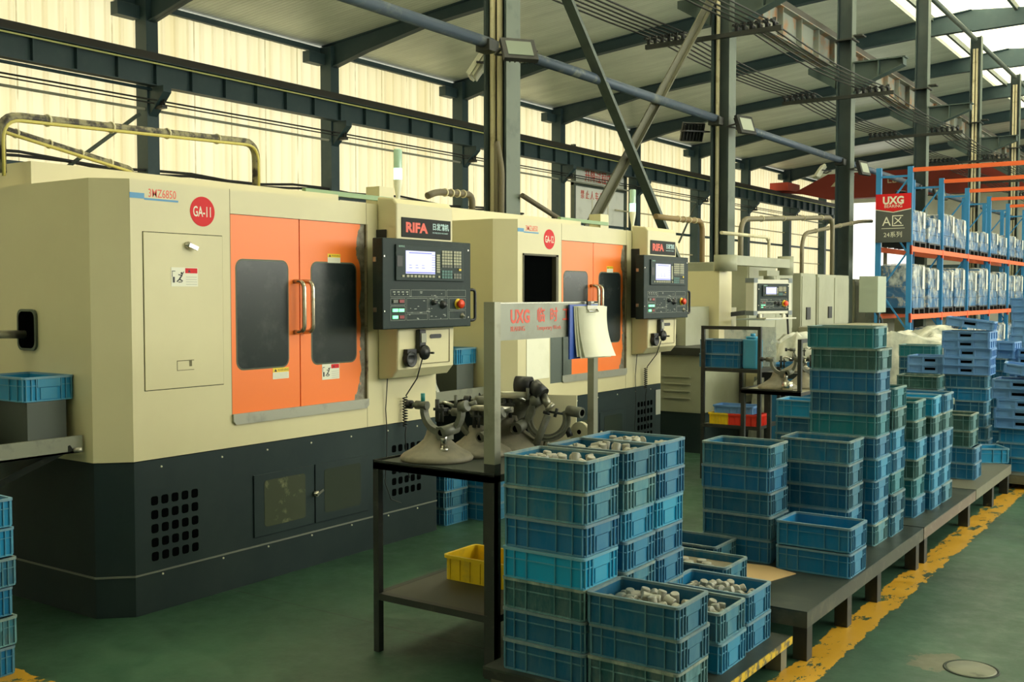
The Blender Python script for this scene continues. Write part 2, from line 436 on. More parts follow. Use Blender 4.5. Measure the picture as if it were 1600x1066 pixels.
# wall columns with corbel for the crane beam and insulator bracket
col0 = None
for k, y in enumerate(WY):
    lab = f'dark blue-grey steel column against the cream translucent wall, {ordinal(max(k-1,0))} from the left'
    if k == 0: continue
    if col0 is None:
        c = empty('wall_column', (-21.08, y, 0), lab, 'column', 'columns along the translucent wall')
        mb = MB(); mb.box(-.2, .2, -.16, .16, 0, 8.5); mb.build('shaft', blue_steel, c)
        MB().prism([(.18, 6.42), (.72, 6.42), (.72, 6.28), (.18, 5.75)], -.11, .11, 'y').build('corbel', blue_steel, c)
        MB().box(-.28, -.02, -.75, -.16, 8.0, 8.3).build('knee_plate', blue_steel, c)
        b = MB().box(.15, .62, -.07, .07, 5.92, 5.99).build('insulator_bracket', dsteel, c)
        im = MB()
        for j in range(5): im.cyl((.24 + .09 * j, 0, 5.99), (.24 + .09 * j, 0, 6.12), .028, 6)
        im.build('insulator', black, b)
        col0 = c
    else:
        c = copy_tree(col0); c.location = (-21.08, y, 0); c['label'] = lab
# crane runway beam along the wall: web, flanges, rail, stiffeners and yellow conductor line
def runway(name, x, z0, z1, y0, y1, label, mat, side):
    e = empty(name, (x, y0, z0), label, 'crane beam'); L = y1 - y0; h = z1 - z0
    mb = MB(); mb.box(-.01, .01, 0, L, 0, h); mb.box(-.15, .15, 0, L, h - .02, h); mb.box(-.13, .13, 0, L, 0, .02); mb.build('girder', mat, e)
    st = MB(); y = .5
    while y < L: st.box(.011, .12, y - .01, y + .01, .02, h - .02); st.box(-.12, -.011, y - .01, y + .01, .02, h - .02); y += 1.0
    st.build('stiffener_plates', mat, e)
    MB().box(-.09, .09, 0, L, h, h + .06).box(-.035, .035, 0, L, h + .06, h + .2).build('rail', M('oily_black_rail', (.035, .032, .022), .6), e)
    return e
e = runway('crane_runway_beam', -20.66, 6.42, 6.98, -2, 66, 'long blue-grey crane beam with upright stiffeners carried along the cream wall', blue_steel, 1)
MB().box(.15, .17, 0, 68, .47, .505).build('conductor_line', M('pale_yellow_strip', (.62, .62, .22), .5), e, 'pale yellow strip')
e = runway('crane_runway_beam', -7.28, 6.38, 6.98, 9.7, 66, 'rust-stained crane beam running along the inner column row at upper right', rusty, 1)
# small pipes and cables on the left wall
def wallpipe(name, z, r, y0, y1, mat, label, cat, x=-20.75):
    tag(MB().tube([(x, y0, z), (x, y1, z)], r, 6).build(name, mat), label, cat)
wallpipe('wall_pipe', 6.36, .04, 8, 15.5, blue_steel, 'thin blue-grey pipe under the crane beam left of the first wall column', 'pipe')
for j, (z, x) in enumerate(((6.13, -20.78), (6.10, -20.60), (6.04, -20.70))):
    wallpipe('wall_cable', z, .018, 8, 64, cable, ['uppermost', 'middle', 'lowest'][j] + ' of the three thin cables carried on insulators along the cream wall', 'cable', x)
wallpipe('wall_conduit', 5.93, .035, 8, 64, M('grey_conduit', (.30, .31, .24), .5), 'grey conduit just below the insulator cables on the cream wall', 'pipe', -20.98)
for j in range(2):
    pts = [(-21.05 + .06 * j, 8 + 1.1 * i, 4.50 + .05 * j + .05 * math.sin(i * 1.7 + j) + .03 * math.sin(i * .6)) for i in range(22)]
    tag(MB().tube(pts, .035, 6).build('wall_cable', cable), ['lower', 'upper'][j] + ' dark sagging cable lying on the wall rail behind the nearest machine', 'cable')
for a, b, l in (((-21.0, 15.35, 5.80), (-21.0, 13.5, 4.40), 'first'), ((-21.0, 45.3, 5.8), (-21.0, 43.6, 4.0), 'sixth')):
    tag(MB().tube([a, b], .045, 8).build('diagonal_brace', lt_steel), f'thin slanting steel brace left of the {l} wall column', 'brace')
# second girts
for z in (3.5, 5.1):
    tag(MB().tube([(-21.15, 38, z), (-21.15, 64, z)], .03, 6).build('wall_conduit', conduit), f'pale horizontal conduit at the far end of the cream wall, {"lower" if z < 4 else "upper"} of two', 'pipe')

# lift door in the left wall
t = MB().box(-21.33, -21.27, 34.95, 38.95, 3.2, 7.30); o = t.build('door_1', M('white_door_panel', (.90, .92, .84), .45, wear=(.78, .80, .72), ws=1.6)); struct(o)
fr = MB().box(-21.34, -21.18, 34.85, 34.97, 0, 7.4).box(-21.34, -21.18, 38.93, 39.05, 0, 7.4).box(-21.34, -21.2, 34.85, 39.05, 5.85, 5.97)
struct(fr.build('trim_3', lt_steel))
dl = MB()
for yy in (36.35, 36.95, 37.6): dl.box(-21.265, -21.25, yy - .035, yy + .035, 3.2, 5.4)
dl.build('door_seam_strip', M('pale_strip', (.82, .8, .62), .5), o)
text('升降过程中', 'warning_lettering', .50, redtxt, facing_x(-21.255, 35.75, 6.12), o, .002, sx=.86)
text('禁 止 人 车 通 行', 'warning_lettering', .36, redtxt, facing_x(-21.255, 35.45, 5.42), o, .002, sx=.8)

# rafters
def rafter(y, label):
    e = empty('roof_rafter', (0, y, 0), label, 'rafter', 'roof rafters')
    P = [(-21.28, roofz(-21.28) - .01), (-6.8, roofz(-6.8) - .01), (-6.8, 9.40), (-8.5, 9.36), (-12, 9.12), (-15.5, 8.80), (-17.6, 8.60), (-19.7, 8.22), (-20.88, 7.93), (-21.28, 7.93)]
    MB().prism(P, -.012, .012, 'y').build('web', blue_steel, e)
    fl = MB(); q = P[2:9]
    for a, b in zip(q, q[1:]): fl.prism([a, b, (b[0], b[1] + .025), (a[0], a[1] + .025)], -.11, .11, 'y')
    a, b = P[0], P[1]; fl.prism([a, b, (b[0], b[1] - .025), (a[0], a[1] - .025)], -.11, .11, 'y')
    Q = [(-6.8, roofz(-6.8) - .01), (9.9, roofz(9.9) - .01), (9.9, 7.9), (6, 8.5), (0, 9.05), (-5, 9.4), (-6.8, 9.36)]
    MB().prism(Q, -.012, .012, 'y').build('web', blue_steel, e)
    for a, b in ((Q[2], Q[3]), (Q[3], Q[4]), (Q[4], Q[5]), (Q[5], Q[6])): fl.prism([a, b, (b[0], b[1] + .025), (a[0], a[1] + .025)], -.11, .11, 'y')
    fl.build('flanges', blue_steel, e)
    return e
r0 = None
for k, y in enumerate(WY):
    lab = f'dark blue-grey roof rafter meeting the wall column, {ordinal(max(k-1,0))} from the left'
    if k == 0: continue
    if r0 is None: r0 = rafter(y, lab)
    else:
        c = copy_tree(r0); c.location = (0, y, 0); c['label'] = lab
# purlin bars across the skylight
for k, (x, l) in enumerate(((-7.9, 'left'), (-5.6, 'right'))):
    tag(MB().box(x - .04, x + .04, 6, 66, roofz(x) - .10, roofz(x) + .06).build('skylight_purlin', lt_steel), f'thin purlin along the {l} edge of the bright roof skylight', 'purlin')

# inner column row
CY = [9.65, 15.66, 21.8, 27.95, 34.3, 40.9, 47.5, 54]
XC = -6.8
def inner_column(k, y):
    top = 9.36
    e = empty('inner_column', (XC, y, 0), f'tall grey-green steel column of the inner row, {ordinal(k)} from the left', 'column', 'inner column row')
    mb = MB()
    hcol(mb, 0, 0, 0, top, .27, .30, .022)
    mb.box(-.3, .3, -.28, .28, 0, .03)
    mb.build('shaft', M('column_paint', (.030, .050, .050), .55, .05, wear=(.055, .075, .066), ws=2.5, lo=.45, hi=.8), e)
    MB().box(.151, .154, -.135, .135, .04, top).build('front_flange', M('pale_flange', (.12, .15, .115), .55, wear=(.075, .10, .08), ws=3), e, 'paler front flange')  # thin plate in a paler tone over the aisle-side flange
    if k >= 1:
        cb = MB().prism([(.18, 6.32), (1.15, 6.32), (1.15, 6.18), (.55, 5.95), (.18, 5.72)], -.01, .01, 'y').box(.18, 1.2, -.12, .12, 6.32, 6.345)
        cb.prism([(.18, 5.72), (.55, 5.95), (1.15, 6.18), (1.15, 6.2), (.55, 5.97), (.18, 5.74)], -.12, .12, 'y').box(1.14, 1.16, -.12, .12, 6.18, 6.345).box(.66, .68, -.1, .1, 6.0, 6.33)
        cb.build('corbel', M('corbel_paint', (.055, .085, .075), .5), e)
        MB().prism([(-.18, 6.32), (-.75, 6.32), (-.75, 6.2), (-.18, 5.85)], -.1, .1, 'y').build('corbel', M('corbel_paint', (.05, .08, .07), .5), e)
        ib = MB().box(-1.25, 1.02, -.24, -.18, 5.60, 5.67).build('insulator_bracket', dsteel, e)
        im = MB()
        for j in range(6):
            for x0 in (-1.2, .30):
                im.cyl((x0 + .12 * j, -.21, 5.67), (x0 + .12 * j, -.21, 5.80), .03, 6); im.cyl((x0 + .12 * j, -.34, 5.74), (x0 + .12 * j, -.08, 5.74), .022, 6)
        im.build('insulator', black, ib)
        MB().box(.18, .36, -.13, .13, 6.85, 6.88).box(-.2, .2, -.2, .2, 6.78, 6.81).build('splice_plate', dsteel, e)
    return e
cols = [inner_column(k, y) for k, y in enumerate(CY)]
for k, xs in ((0, (-.085, .01)), (1, (-.07,)), (4, (-.06, .03)), (5, (-.06, .03))):
    for j, dx in enumerate(xs):
        tag(MB().tube([(XC + dx, CY[k] - .05, 0.0), (XC + dx, CY[k] - .05, 9.0)], .034, 8).build('conduit_pipe', conduit),
            f'cream conduit running up the {ordinal(k)} inner column' + ('' if len(xs) == 1 else (', its left one' if j == 0 else ', its right one')), 'pipe')
tag(MB().tube(fillet([(XC + .16, CY[0] - .24, 2.0), (XC + .17, CY[0] - .24, 3.0), (XC + .10, CY[0] - .24, 3.35), (XC + .10, CY[0] - .24, 2.0)], .1), .03, 6).build('cable_bundle', M('dusty_cable', (.15, .13, .08), .7)), 'looped dusty cable bundle low on the first inner column', 'cable')
# tie pipes between columns
tie_m = M('tie_pipe_paint', (.05, .075, .11), .5, .1, wear=(.16, .18, .16), ws=5)
ys = [3.5] + CY
for k in range(6):
    a, b = ys[k] + .2, ys[k + 1] - .2
    e = empty('tie_pipe', (XC, a, 4.37), f'blue-grey round tie pipe between inner columns, {ordinal(k)} from the left', 'tie pipe')
    MB().cyl((0, 0, 0), (0, b - a, 0), .065, 10).build('pipe', tie_m, e)
    MB().box(-.09, .09, b - a - .16, b - a + .02, -.10, .02).build('end_bracket', dsteel, e)
for k in (3, 4, 5):
    tag(MB().cyl((XC, CY[k] + .2, 9.25), (XC, CY[k + 1] - .2, 9.25), .07, 8).build('tie_pipe', lt_steel), f'pale round tie pipe at the roof between the {ordinal(k)} and {ordinal(k+1)} inner columns', 'tie pipe')
# cross bracing between first and second inner column
a = MB().angle((XC + .05, CY[0] + .2, 6.25), (XC + .05, CY[1] - .1, .5), .13, .02); tag(a.build('cross_brace', lt_steel), 'steel angle brace slanting down to the right between the first two inner columns', 'brace')
a = MB().angle((XC - .09, CY[1] - .17, 6.25), (XC - .09, CY[0] + .1, .5), .13, .02); tag(a.build('cross_brace', M('olive_brace', (.085, .085, .05), .6)), 'steel angle brace slanting up to the right between the first two inner columns', 'brace')
# conductor cables strung between the insulator brackets
for j in range(6):
    for g, x0 in enumerate((-1.2, .30)):
        if g == 1 and j > 4: continue
        pts = []
        for k in range(1, 7):
            y0, y1 = CY[k], CY[k + 1]
            if k == 1: pts += [(XC + x0 + .12 * j, y0 - 6.1 + 1.5 * i, 5.80 - .06 * math.sin(PI * i / 4)) for i in range(4)]
            pts += [(XC + x0 + .12 * j, y0 + (y1 - y0) * i / 4, 5.80 - .10 * math.sin(PI * i / 4)) for i in range(4)]
        tag(MB().tube(pts, .014, 5).build('conductor_cable', cable), f'thin black cable strung along the {"left" if g == 0 else "right"} column bracket ends, {ordinal(j)} from left', 'cable', 'crane conductor cables')

# travelling crane girder
e = empty('crane_girder', (-20.66, 55.5, 7.18), 'dull red overhead crane girder spanning the far end of the hall', 'crane')
MB().prism([(-.1, 0), (.9, -.05), (2.6, .75), (13.3, .75), (13.3, -.55), (2.6, -.55), (1.0, -.15), (-.1, -.05)], -.35, .35, 'y').build('girder', crane_red, e)
MB().box(-.35, .65, -.9, .9, .0, .42).build('end_carriage', M('crane_red_bright', (.55, .06, .03), .5), e)
MB().prism([(2.75, .1), (3.0, .1), (3.5, .65), (3.25, .65)], -.36, -.355, 'y').prism([(3.3, .1), (3.5, .1), (4.0, .65), (3.8, .65)], -.36, -.355, 'y').build('stripe_mark', M('faded_cream_mark', (.62, .55, .36), .6), e)
text('LD1', 'load_mark', .5, M('faded_cream_mark', (.62, .55, .36), .6), facing_ny(5.6, -.36, .12), e)
e = empty('crane_girder', (-6.1, 57, 6.9), 'dull red crane girder of the aisle bay behind the racks', 'crane')
MB().box(0, 15.5, -.35, .35, -.4, .7).build('girder', crane_red, e); MB().box(2.2, 4, -.6, .2, -1.2, -.4).build('hoist', black, e)

# floodlights
def flood(x, y, z, rz, tilt, label, glassm=lamp_glass, body=black, yaw=0):
    e = empty('floodlight', (x, y, z), label, 'floodlight', 'floodlights on the inner columns', rz)
    T = Matrix.Rotation(tilt, 4, 'X'); hb = MB().box(-.19, .19, -.02, .035, -.15, .15, T)
    for i in range(7): hb.box(-.17 + .055 * i, -.155 + .055 * i, .035, .07, -.13, .13, T)
    hb.build('housing', body, e, bevel=.006)
    MB().box(-.14, .14, -.026, -.02, -.10, .10, T).build('glass', glassm, e)
    MB().bar((-.2, .02, 0), (-.2, .20, -.02), .03, .02).bar((.2, .02, 0), (.2, .20, -.02), .03, .02).bar((-.2, .20, -.02), (.2, .20, -.02), .03, .02).build('bracket', black, e)
pale = M('white_housing', (.6, .6, .48), .4)
flood(XC + .42, CY[0] - .28, 4.24, math.radians(52), -.6, 'black floodlight on the right of the first inner column')
flood(XC - .42, CY[0] + .1, 4.24, math.radians(-60), -.6, 'pale floodlight seen edge-on left of the first inner column', pale, pale)
flood(XC + .42, CY[1] - .1, 4.26, math.radians(75), -.35, 'tilted floodlight on the right of the second inner column', M('bright_lens', (.34, .37, .29), .4))  # paler lens colour, the lamp gives off no light
flood(XC - .5, CY[1] - .05, 4.24, math.radians(-130), -.4, 'black floodlight on the left of the second inner column')
flood(XC + .42, CY[2] - .1, 4.2, math.radians(80), -.3, 'tilted floodlight on the right of the third inner column', M('bright_lens', (.34, .37, .29), .4))  # same paler lens colour, not glowing
flood(XC - .5, CY[2] - .1, 4.2, math.radians(-60), -.6, 'pale floodlight left of the third inner column', pale, pale)
flood(XC + .5, CY[3] - .1, 4.15, math.radians(60), -.4, 'black floodlight on the right of the fourth inner column')
flood(XC - .5, CY[3] - .1, 4.15, math.radians(-110), -.4, 'black floodlight on the left of the fourth inner column')
# manhole
e = empty('manhole_cover', (-.955, 4.945, 0), 'round grey manhole cover in the green floor at lower right', 'manhole cover')
MB().lathe([(0, .006), (.098, .006), (.104, .003), (.106, 0)], 40).build('lid', M('manhole_metal', (.20, .21, .16), .45, .3, wear=(.12, .13, .10), ws=14), e)
MB().lathe([(.106, .0), (.107, .004), (.115, .004), (.117, 0)], 40).build('frame_ring', M('dark_gap', (.02, .03, .02), .8), e)

# ------------------------------------------------------------------ the grinding machines
MX = -4.63
def sticker(parent, y, z, w_, h_, kind, x, label):
    b = MB().box(x, x + .001, y, y + w_, z, z + h_).build('warning_label', white, parent, label)
    t = x + .0012
    if kind == 'fall':
        MB().box(x + .001, t, y + w_ * .52, y + w_ * .98, z + h_ * .70, z + h_ * .97).build('red_header', red, b, 'red DANGER strip')
        k = MB(); 
        k.prism([(y + w_ * .62, z + h_ * .75), (y + w_ * .72, z + h_ * .75), (y + w_ * .67, z + h_ * .92)], t, t + .0003, 'x')
        k.box(t, t + .0003, y + w_ * .05, y + w_ * .13, z + h_ * .2, z + h_ * .5).box(t, t + .0003, y + w_ * .03, y + w_ * .15, z + h_ * .78, z + h_ * .82).box(t, t + .0003, y + w_ * .03, y + w_ * .05, z + h_ * .5, z + h_ * .8)
        for a, c_, ww in (((.40, .60), (.30, .38), .05), ((.30, .38), (.42, .28), .04), ((.30, .38), (.20, .24), .04), ((.40, .60), (.46, .78), .03), ((.40, .58), (.26, .62), .03), ((.26, .22), (.40, .24), .03)):
            k.bar((t, y + w_ * a[0], z + h_ * a[1]), (t, y + w_ * c_[0], z + h_ * c_[1]), .0006, ww * w_)
        k.lathe([(0, .0003), (.035 * w_, .0003), (.035 * w_, 0)], 10, Matrix.Translation((t, y + w_ * .38, z + h_ * .70)) @ Matrix.Rotation(PI / 2, 4, 'Y'))
        k.build('falling_man_sign', black, b)
    else:
        MB().box(x + .001, t, y, y + w_, z + h_ * .6, z + h_).build('yellow_header', yellow, b, 'yellow WARNING strip')
        MB().prism([(y + w_ * .08, z + h_ * .66), (y + w_ * .26, z + h_ * .66), (y + w_ * .17, z + h_ * .93)], t, t + .0003, 'x').build('warning_triangle', black, b)
        text('WARNING', 'lettering', h_ * .28, black, facing_x(t, y + w_ * .30, z + h_ * .70), b, .0001)
    k = MB()
    y0, y1 = (.54, .96) if kind == 'fall' else (.06, .94)
    for i in range(4): k.box(t, t + .0003, y + w_ * y0, y + w_ * y1, z + h_ * (.10 + .13 * i), z + h_ * (.12 + .13 * i))
    k.build('small_print', M('grey_print', (.35, .35, .3), .6), b)

def cnc_panel(root, x, y0, y1, z0, z1, pname='control_panel', style=0):
    p = MB().box(x - .085, x, y0, y1, z0, z1).build(pname, panel_m, root, bevel=.006)
    W, H = y1 - y0, z1 - z0
    Y = lambda u: y0 + W * u
    Z = lambda v: z1 - H * v
    # raised upper unit with the screen
    MB().box(x, x + .012, Y(.125), Y(.895), Z(.465), Z(.065)).build('screen_bezel', M('bezel_grey', (.024, .040, .038), .5, spec=.2), p, bevel=.004)
    f = x + .013
    MB().box(f, f + .002, Y(.225), Y(.55), Z(.385), Z(.13)).build('screen', screen_m, p, 'lit pale violet screen')
    k = MB(); k.box(f + .002, f + .003, Y(.26), Y(.51), Z(.157), Z(.148)).box(f + .002, f + .003, Y(.228), Y(.548), Z(.377), Z(.366)); 
    for i in range(7): k.box(f + .002, f + .003, Y(.512), Y(.548), Z(.172 + .028 * i), Z(.168 + .028 * i))
    for i in range(3): k.box(f + .002, f + .003, Y(.26 + .07 * i), Y(.285 + .07 * i), Z(.292), Z(.288)).box(f + .002, f + .003, Y(.26 + .07 * i), Y(.29 + .07 * i), Z(.322), Z(.317))
    k.build('screen_text_bars', scr_dk, p)
    k = MB()
    for i in range(8): k.box(f, f + .004, Y(.232 + .0405 * i), Y(.232 + .0405 * i + .028), Z(.425), Z(.40))
    for i in range(8): k.box(f, f + .004, Y(.566), Y(.604), Z(.178 + .027 * i), Z(.158 + .027 * i))
    k.box(f, f + .004, Y(.185), Y(.208), Z(.425), Z(.402)).box(f, f + .004, Y(.585), Y(.605), Z(.425), Z(.402))
    k.build('soft_keys', key_m, p)
    a, b, c_ = MB(), MB(), MB()
    for i in range(4):
        for j in range(6): (b if j == 5 else a).box(f, f + .004, Y(.628 + .032 * i), Y(.654 + .032 * i), Z(.136 + .034 * j), Z(.110 + .034 * j))
        for j in range(3): c_.box(f, f + .004, Y(.628 + .032 * i), Y(.654 + .032 * i), Z(.364 + .034 * j), Z(.338 + .034 * j))
    for i in range(3):
        for j in range(6): (b if j == 5 else a).box(f, f + .004, Y(.768 + .032 * i), Y(.794 + .032 * i), Z(.136 + .034 * j), Z(.110 + .034 * j))
        for j in range(2): b.box(f, f + .004, Y(.768 + .032 * i), Y(.794 + .032 * i), Z(.398 + .034 * j), Z(.372 + .034 * j))
    a.build('keypad', key_m, p); b.build('keypad', key_d, p); c_.build('keypad', M('teal_key', (.06, .17, .15), .5), p)
    MB().box(f, f + .004, Y(.832), Y(.858), Z(.340), Z(.314)).build('yellow_key', yellow, p, 'yellow key')
    MB().box(f - .001, f + .0015, Y(.133), Y(.19), Z(.31), Z(.19)).build('drive_cover', black, p)
    text('SIEMENS', 'brand_lettering', .016, M('teal_print', (.35, .6, .5), .5), facing_x(f, Y(.15), Z(.095)), p, .0002)
    # lower operator panel with white outlined fields
    ol = M('pale_outline', (.42, .45, .38), .5); k = MB(); fx = x + .0006
    def frame_(u0, u1, v0, v1):
        w_ = .0014
        k.box(x, fx, Y(u0), Y(u1), Z(v0) - w_, Z(v0)).box(x, fx, Y(u0), Y(u1), Z(v1), Z(v1) + w_).box(x, fx, Y(u0), Y(u0) + w_, Z(v1), Z(v0)).box(x, fx, Y(u1) - w_, Y(u1), Z(v1), Z(v0))
    for q in ((.08, .285, .565, .645), (.30, .69, .565, .645), (.705, .935, .565, .645), (.08, .235, .66, .735), (.08, .235, .745, .905), (.25, .48, .66, .82), (.25, .48, .835, .905), (.495, .72, .66, .905), (.735, .935, .665, .795), (.735, .935, .81, .905)): frame_(*q)
    rr_ = random.Random(3)
    for i in range(34):
        u = rr_.uniform(.27, .69); v = rr_.uniform(.58, .90); k.box(x, fx, Y(u), Y(u + rr_.uniform(.008, .03)), Z(v), Z(v - .006))
    for i in range(4): k.box(x, fx, Y(.105 + .046 * i), Y(.13 + .046 * i), Z(.595), Z(.585)).box(x, fx + .002, Y(.115 + .046 * i), Y(.125 + .046 * i), Z(.622), Z(.610))
    k.build('panel_outlines', ol, p)
    g = MB().box(x, x + .008, Y(.10), Y(.15), Z(.81), Z(.775)).box(x, x + .008, Y(.165), Y(.215), Z(.81), Z(.775)).box(x, x + .008, Y(.10), Y(.15), Z(.885), Z(.85)); g.build('lit_button', grn_led, p, 'lit green buttons')
    MB().box(x, x + .008, Y(.165), Y(.215), Z(.71), Z(.675)).box(x, x + .008, Y(.165), Y(.215), Z(.885), Z(.85)).build('red_button', M('dark_red_key', (.25, .02, .02), .4), p, 'dark red buttons')
    MB().box(x, x + .008, Y(.10), Y(.15), Z(.71), Z(.675)).build('grey_button', key_d, p)
    RX = lambda y, z: Matrix.Translation((x, y, z)) @ Matrix.Rotation(PI / 2, 4, 'Y')
    MB().lathe([(.036, 0), (.036, .004), (.0, .004)], 20, RX(Y(.84), Z(.73))).build('emergency_stop_ring', yellow, p)
    MB().lathe([(.016, .004), (.016, .02), (.030, .022), (.031, .032), (.024, .042), (0, .045)], 20, RX(Y(.838), Z(.73))).build('emergency_stop', estop, p, 'red mushroom emergency stop')
    for u, v, r_ in ((.655, .735, .022), (.545, .71, .015)):
        MB().lathe([(r_ * 1.3, 0), (r_ * 1.3, .004), (r_, .005), (r_ * .9, .022), (0, .022)], 16, RX(Y(u), Z(v))).build('selector_knob', black, p)
    MB().lathe([(.02, 0), (.02, .004), (.008, .006), (.008, .018), (0, .018)], 12, RX(Y(.89), Z(.87))).build('key_switch', steel, p)
    sc = MB()
    for u, v in ((.965, .09), (.965, .89), (.015, .2), (.015, .8)): sc.box(x, x + .003, Y(u) - .005, Y(u) + .005, Z(v) - .005, Z(v) + .005)
    sc.build('screws', chrome, p)
    if style == 0:
        MB().tube(fillet([(x - .04, y1, Z(.56)), (x - .02, y1 + .075, Z(.56)), (x - .02, y1 + .075, Z(.93)), (x - .04, y1, Z(.93))], .025), .011, 8).build('grab_handle', black, p)
        MB().box(x - .07, x - .02, y1, y1 + .02, Z(.18), Z(.04)).box(x - .07, x - .02, y1, y1 + .018, Z(.62), Z(.50)).build('side_latch', black, p)
        MB().box(x - .075, x - .05, y0 - .008, y0, Z(.26), Z(.21)).box(x - .075, x - .05, y0 - .008, y0, Z(.81), Z(.76)).build('hinge', steel, p)
    return p

def make_machine(oy, label, tagno, second):
    e = empty('grinding_machine', (MX, oy, 0), label, 'machine', 'orange-doored grinding machines')
    D = -1.95
    poly = lambda i: [(D, .0), (-.135 - i, .0), (-i, .145), (-i, 2.6), (D, 2.6)]
    b = MB(); b.prism([(D, .01), (-.135, .01), (-.04, .113), (-.04, 2.6), (D, 2.6)], .80, 2.235)
    b.prism([(-.135, .01), (-.001, .15), (-.04, .15), (-.16, .03)], .80, 2.235)
    cz0, cz1, cy0, cy1 = (1.155, 1.975, .22, .735)
    if second: cz0 = 1.40
    # front skin around the openings
    b.box(-.04, 0, .15, cy0, .80, 2.235); b.box(-.04, 0, cy0, cy1, .80, cz0); b.box(-.04, 0, cy0, cy1, cz1, 2.235); b.box(-.04, 0, cy1, .79, .80, 2.235)
    b.box(-.04, 0, .79, 1.90, 2.10, 2.235); b.box(-.04, 0, .79, 1.90, .80, .965); b.box(-.04, 0, 1.90, 2.6, .80, 2.235)
    b.build('upper_body', cream, e)
    sm = MB(); sm.box(0, .0006, .7885, .7915, .97, 2.235).box(0, .0006, 1.895, 1.898, .80, 2.235)
    sm.prism([(D + .9, .0), (D + .905, .0), (D + .905, .0098), (D + .9, .0098)], .82, 1.95)
    sm.build('panel_seam', M('seam_dark', (.14, .12, .06), .7), e)
    # raised rear housing
    MB().box(D - .6, -.87, .15, 2.55, 2.0, 2.385).build('rear_housing', M('cream_paint_rear', (.62, .57, .36), .5), e)  # rear housing has its own even cream tone
    MB().box(-.99, -.95, 2.3, 3.25, 2.385, 2.42).build('cover_rail', M('pale_green_rail', (.25, .38, .20), .5), e)
    MB().box(-1.1, -.96, 3.10, 3.27, 2.3, 2.50).build('junction_box', cream, e)
    # dark base
    q = MB(); q.prism([(D, .02), (-.145, .02), (-.005, .155), (-.005, 2.61), (D, 2.61)], 0.0, .795); q.build('base', graphite, e)
    t = MB(); t.prism([(D, .012), (-.142, .012), (.0, .152), (.0, 2.61), (-.01, 2.61), (-.01, .16), (-.15, .02), (D, .02)], .205, .214).build('base_seam', M('pale_scratch', (.16, .17, .14), .5), e)
    bo = MB()
    for yy in (.32, .72, 1.05, 1.4, 1.75, 2.1, 2.4):
        for zz in (.755, .19): bo.lathe([(.006, 0), (.005, .004), (0, .004)], 6, Matrix.Translation((-.005, yy, zz)) @ Matrix.Rotation(PI / 2, 4, 'Y'))
    bo.build('bolts', M('pale_bolt', (.7, .68, .5), .4), e)
    for y0, z0 in ((.245, .255), (2.13, .30)):
        v = MB()
        for i in range(5):
            for j in range(5):
                P = rr(.043, .047, .012, 3, y0 + .03 + .064 * i, z0 + .035 + .073 * j); v.prism(P, -.006, -.0035, 'x')
        v.build('vent_grille', void, e)
    # lower glazed doors
    for y0, y1, kk in ((.94, 1.415, 0), (1.425, 1.90, 1)):
        d = MB(); z0, z1 = .26, .62
        d.box(-.005, .004, y0, y1, z0, z1)
        d = d.build('base_door', graphite, e, bevel=.003)
        P = rr(y1 - y0 - .15, .27, .02, 3, (y0 + y1) / 2 + .0, .445)
        MB().prism(P, .004, .0055, 'x').build('window_pane', M('dim_glass', (.035, .045, .032), .2) if kk else M('dim_glass_blotched', (.055, .065, .04), .25, wear=(.20, .21, .11), ws=9, lo=.55, hi=.7, coord='object'), d)  # first pane paler and blotched, showing things behind the glass
        if kk == 0:
            MB().cyl((.004, y1 + .0, .445), (.03, y1 + .0, .445), .018, 12).bar((.034, y1 - .01, .44), (.034, y1 + .045, .465), .012, .016).build('latch', chrome, d)
    # access door
    if not second:
        d = MB().box(-.002, .005, cy0 + .004, cy1 - .004, cz0 + .004, cz1 - .004).build('access_door', cream, e, bevel=.002)
        MB().lathe([(.018, 0), (.018, .01), (.012, .014), (.014, .026), (0, .03)], 16, Matrix.Translation((.005, .495, 1.915)) @ Matrix.Rotation(PI / 2, 4, 'Y')).bar((.026, .49, 1.915), (.034, .54, 1.895), .016, .022).build('latch', chrome, d)
        k = MB(); k.box(.005, .006, .42, .53, 1.300, 1.304).box(.005, .006, .42, .53, 1.25, 1.253).box(.005, .006, .42, .423, 1.25, 1.304).box(.005, .007, .50, .515, 1.27, 1.304)
        k.build('recessed_pull', M('seam_dark', (.14, .12, .06), .7), d)
        sticker(d, .39, 1.695, .172, .10, 'fall', .0055, 'white falling-hazard label with red strip')
        MB().box(-.006, -.0025, cy0 - .003, cy1 + .003, cz0 - .003, cz1 + .003).build('door_gap', M('seam_black', (.03, .03, .02), .8), e)
    else:
        MB().box(-.0395, -.036, cy0, cy1, cz0, cz1).build('open_bay', void, e, 'black open bay')
        MB().box(-.036, .006, cy0, cy0 + .012, cz0, cz1).box(-.036, .006, cy1 - .035, cy1, cz0, cz1).box(-.036, .006, cy0, cy1, cz1 - .015, cz1).build('bay_frame', M('dark_trim', (.10, .09, .05), .6), e)
        MB().box(0, .002, .62, .95, .93, 1.40).box(0, .012, .80, .83, .93, 1.4).build('repair_panel', lt_steel, e)
        MB().box(.002, .004, .27, .60, .98, 1.36).build('taped_paper', paper, e, 'white sheet taped on')
    # markings
    k = MB().box(0, .0012, .149, .236, 2.14, 2.168).box(0, .0012, .236, .445, 2.135, 2.145); k.build('blue_logo_bar', bluep, e, 'blue stepped bar')
    text('3MZ6850', 'model_lettering', .060, redtxt, facing_x(.0, .259, 2.152), e, .0006, bold=.0002, sx=.74)
    d = MB().prism([(.602 + .082 * math.cos(a * PI / 20), 2.098 + .080 * math.sin(a * PI / 20)) for a in range(40)], .0002, .0015, 'x').build('number_disc', red, e, 'round red number sticker')
